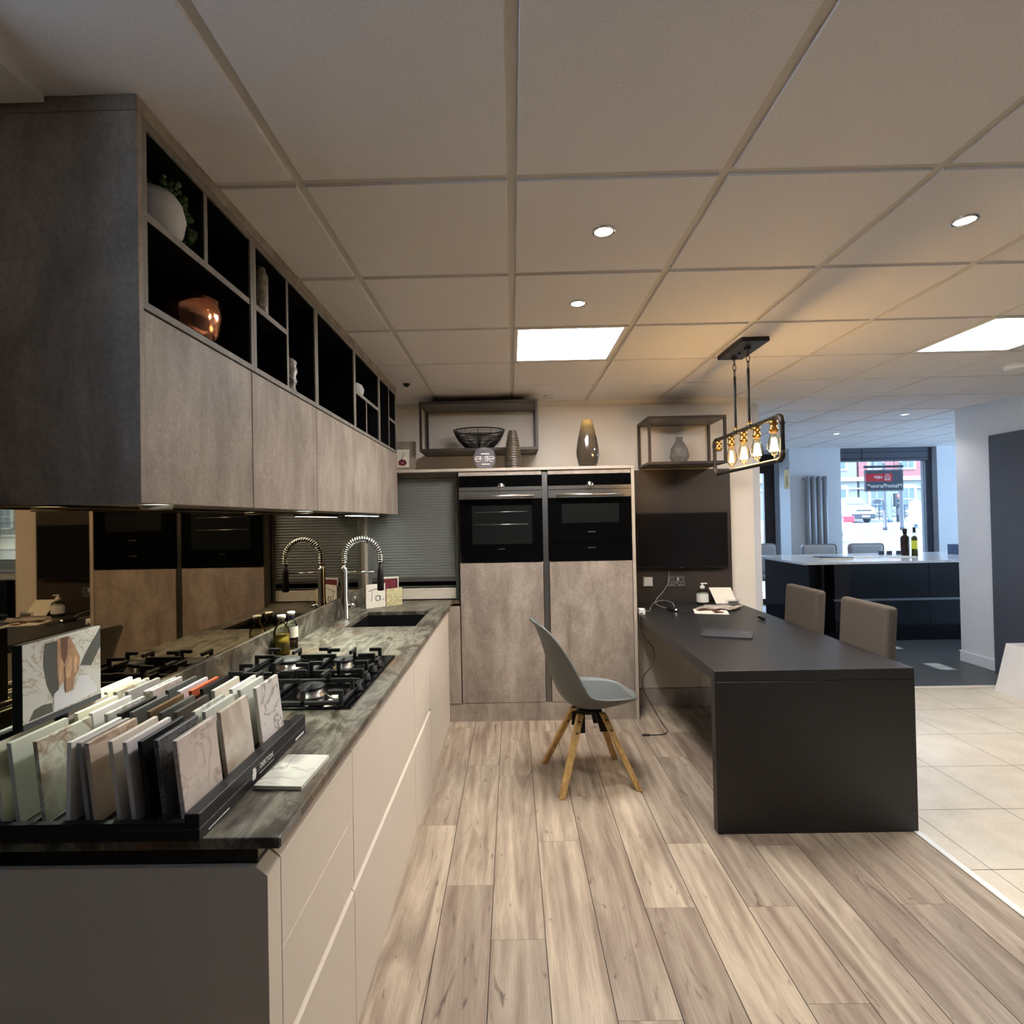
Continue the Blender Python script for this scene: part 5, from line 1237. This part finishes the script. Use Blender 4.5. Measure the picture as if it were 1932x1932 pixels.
# posts, traffic light, railing
def post(x, y, h, r, label, mat='street_black', dz=.09):
    z0 = gz(y)+dz; t = thing('street_post', (x, y, z0), label, 'post', 'posts in the street')
    MB().lathe([(r*1.3, z0), (r*1.3, z0+.2), (r, z0+.22), (r, z0+h)], x, y, 0, 16).build('pole', mat, t); return t
t = post(19.85, 29.3, 3.6, .085, 'dark sign post with small camera box, left of the traffic light'); zz = gz(29.3)
B(19.3, 19.62, 29.25, 29.4, zz+1.5, zz+1.75).build('camera_box', 'street_black', t); MB().tube([(19.6, 29.3, zz+1.66), (19.85, 29.3, zz+1.66)], .02, 6).build('bracket', 'street_black', t)
post(20.75, 29.3, 3.6, .085, 'dark sign post right of the traffic light')
post(28.15, 41, 3.4, .13, 'bluish post between the two dark sign posts', 'street_blue', .0)
post(23.8, 40.2, 6.5, .11, 'thin dark lamp post at the left edge of the shop window', 'street_black', .0)
zz = gz(41); t = thing('traffic_light', (28.75, 41, zz), 'traffic light showing red between the posts', 'traffic light')
MB().lathe([(.1, zz), (.1, zz+1.2)], 28.75, 41, 0, 14).build('pole', 'street_black', t)
B(28.5, 29.0, 40.85, 41.15, zz+1.15, zz+2.15, .04).build('housing', 'street_black', t)
MB().lathe([(.0, -.01), (.13, -.01), (.13, .02)], 28.75, 40.84, zz+1.95, 20, axis='Y').build('red_lamp', emis('red_signal', (255, 60, 50), 6), t)
for z in (1.35, 1.65): MB().lathe([(.0, -.01), (.13, -.01), (.13, .02)], 28.75, 40.84, zz+z, 20, axis='Y').build('dark_lamp', 'black_gloss', t)
zz = gz(30.7)+.09; t = thing('street_bollard', (22.5, 30.7, zz), 'tall white bollard with dark foot right of the sign posts', 'bollard')
MB().lathe([(.22, zz+.22), (.3, zz+.32), (.33, zz+.8), (.29, zz+1.35), (.16, zz+1.55)], 22.5, 30.7, 0, 20).build('cover', plain('white_cover', (240, 240, 238), .6, vary=.02), t)
MB().lathe([(.24, zz+.001), (.1, zz+.06), (.1, zz+.23)], 22.5, 30.7, 0, 16).build('foot', 'street_blue', t)
zz = gz(43.4)+.12; t = thing('street_railing', (33, 43.4, zz), 'dark street railing in front of the buildings across the road', 'railing')
for x in range(27, 42, 2): B(x-.03, x+.03, 43.4, 43.46, zz, zz+1.15).build('railing_post', 'street_black', t)
B(27, 41, 43.41, 43.45, zz+1.05, zz+1.12).build('rail', 'street_black', t); B(27, 41, 43.41, 43.45, zz+.2, zz+.25).build('rail', 'street_black', t)
for x in range(27, 41, 2): MB().tube([(x, 43.43, zz+.22), (x+2, 43.43, zz+1.1)], .018, 5).tube([(x, 43.43, zz+1.1), (x+2, 43.43, zz+.22)], .018, 5).build('cross_brace', 'street_black', t)
# ================================================================== LIGHT, WORLD, CAMERA
w = bpy.data.worlds.new('World'); sc.world = w; w.use_nodes = True
bg = w.node_tree.nodes['Background']; bg.inputs[0].default_value = (.56, .76, 1.0, 1); bg.inputs[1].default_value = 9
s = bpy.data.lights.new('sun', 'SUN'); s.energy = 13; s.angle = math.radians(.6); s.color = (1, .95, .86)
o = bpy.data.objects.new('sun', s); COL.objects.link(o)
d = Vector((1.9, -.1, -1.4)).normalized(); o.rotation_euler = d.to_track_quat('-Z', 'Y').to_euler(); o.location = (20, 40, 20)
def portal(loc, rot, sx, sy):
    l = bpy.data.lights.new('window_portal', 'AREA'); l.shape = 'RECTANGLE'; l.size = sx; l.size_y = sy; l.cycles.is_portal = True
    o = bpy.data.objects.new('window_portal', l); COL.objects.link(o); o.location = loc; o.rotation_euler = rot
portal((5.53, 8.32, 1.48), (-PI/2, 0, 0), 1.4, 1.5); portal((7.95, 8.32, 1.33), (-PI/2, 0, 0), 1.9, 2.1)
portal((9.33, 6.8, 1.35), (0, PI/2, 0), 2.1, 2.8); portal((3.69, 8.84, 1.1), (-PI/2, 0, 0), .7, 2.1); portal((-2.52, -.4, 2.095), (0, -PI/2, 0), .48, 2.95)

cam = bpy.data.cameras.new('camera'); co = bpy.data.objects.new('camera', cam); COL.objects.link(co); sc.camera = co
p, yw, r = .011, -.0111, -.0196
f = Vector((math.sin(yw)*math.cos(p), math.cos(yw)*math.cos(p), math.sin(p))); rt = Vector((math.cos(yw), -math.sin(yw), 0)); up = rt.cross(f)
rt2 = rt*math.cos(r)+up*math.sin(r); up2 = -rt*math.sin(r)+up*math.cos(r)
co.matrix_world = Matrix((( rt2.x, up2.x, -f.x, 0), (rt2.y, up2.y, -f.y, 0), (rt2.z, up2.z, -f.z, 1.4229), (0, 0, 0, 1)))
cam.sensor_width = 36; cam.lens = 36*1030.2891/1932; cam.clip_start = .02; cam.clip_end = 300
cam.shift_x = (966-954.2191)/1932; cam.shift_y = (969.0265-966)/1932
vs = sc.view_settings; vs.view_transform = 'Standard'; vs.look = 'None'; vs.gamma = 1; vs.exposure = .78; vs.use_curve_mapping = False
sc.cycles.max_bounces = 10; sc.cycles.diffuse_bounces = 5; sc.cycles.glossy_bounces = 5; sc.cycles.transparent_max_bounces = 12; sc.cycles.transmission_bounces = 8
sc.cycles.sample_clamp_indirect = 6; sc.cycles.use_denoising = True; sc.cycles.caustics_reflective = False; sc.cycles.caustics_refractive = False
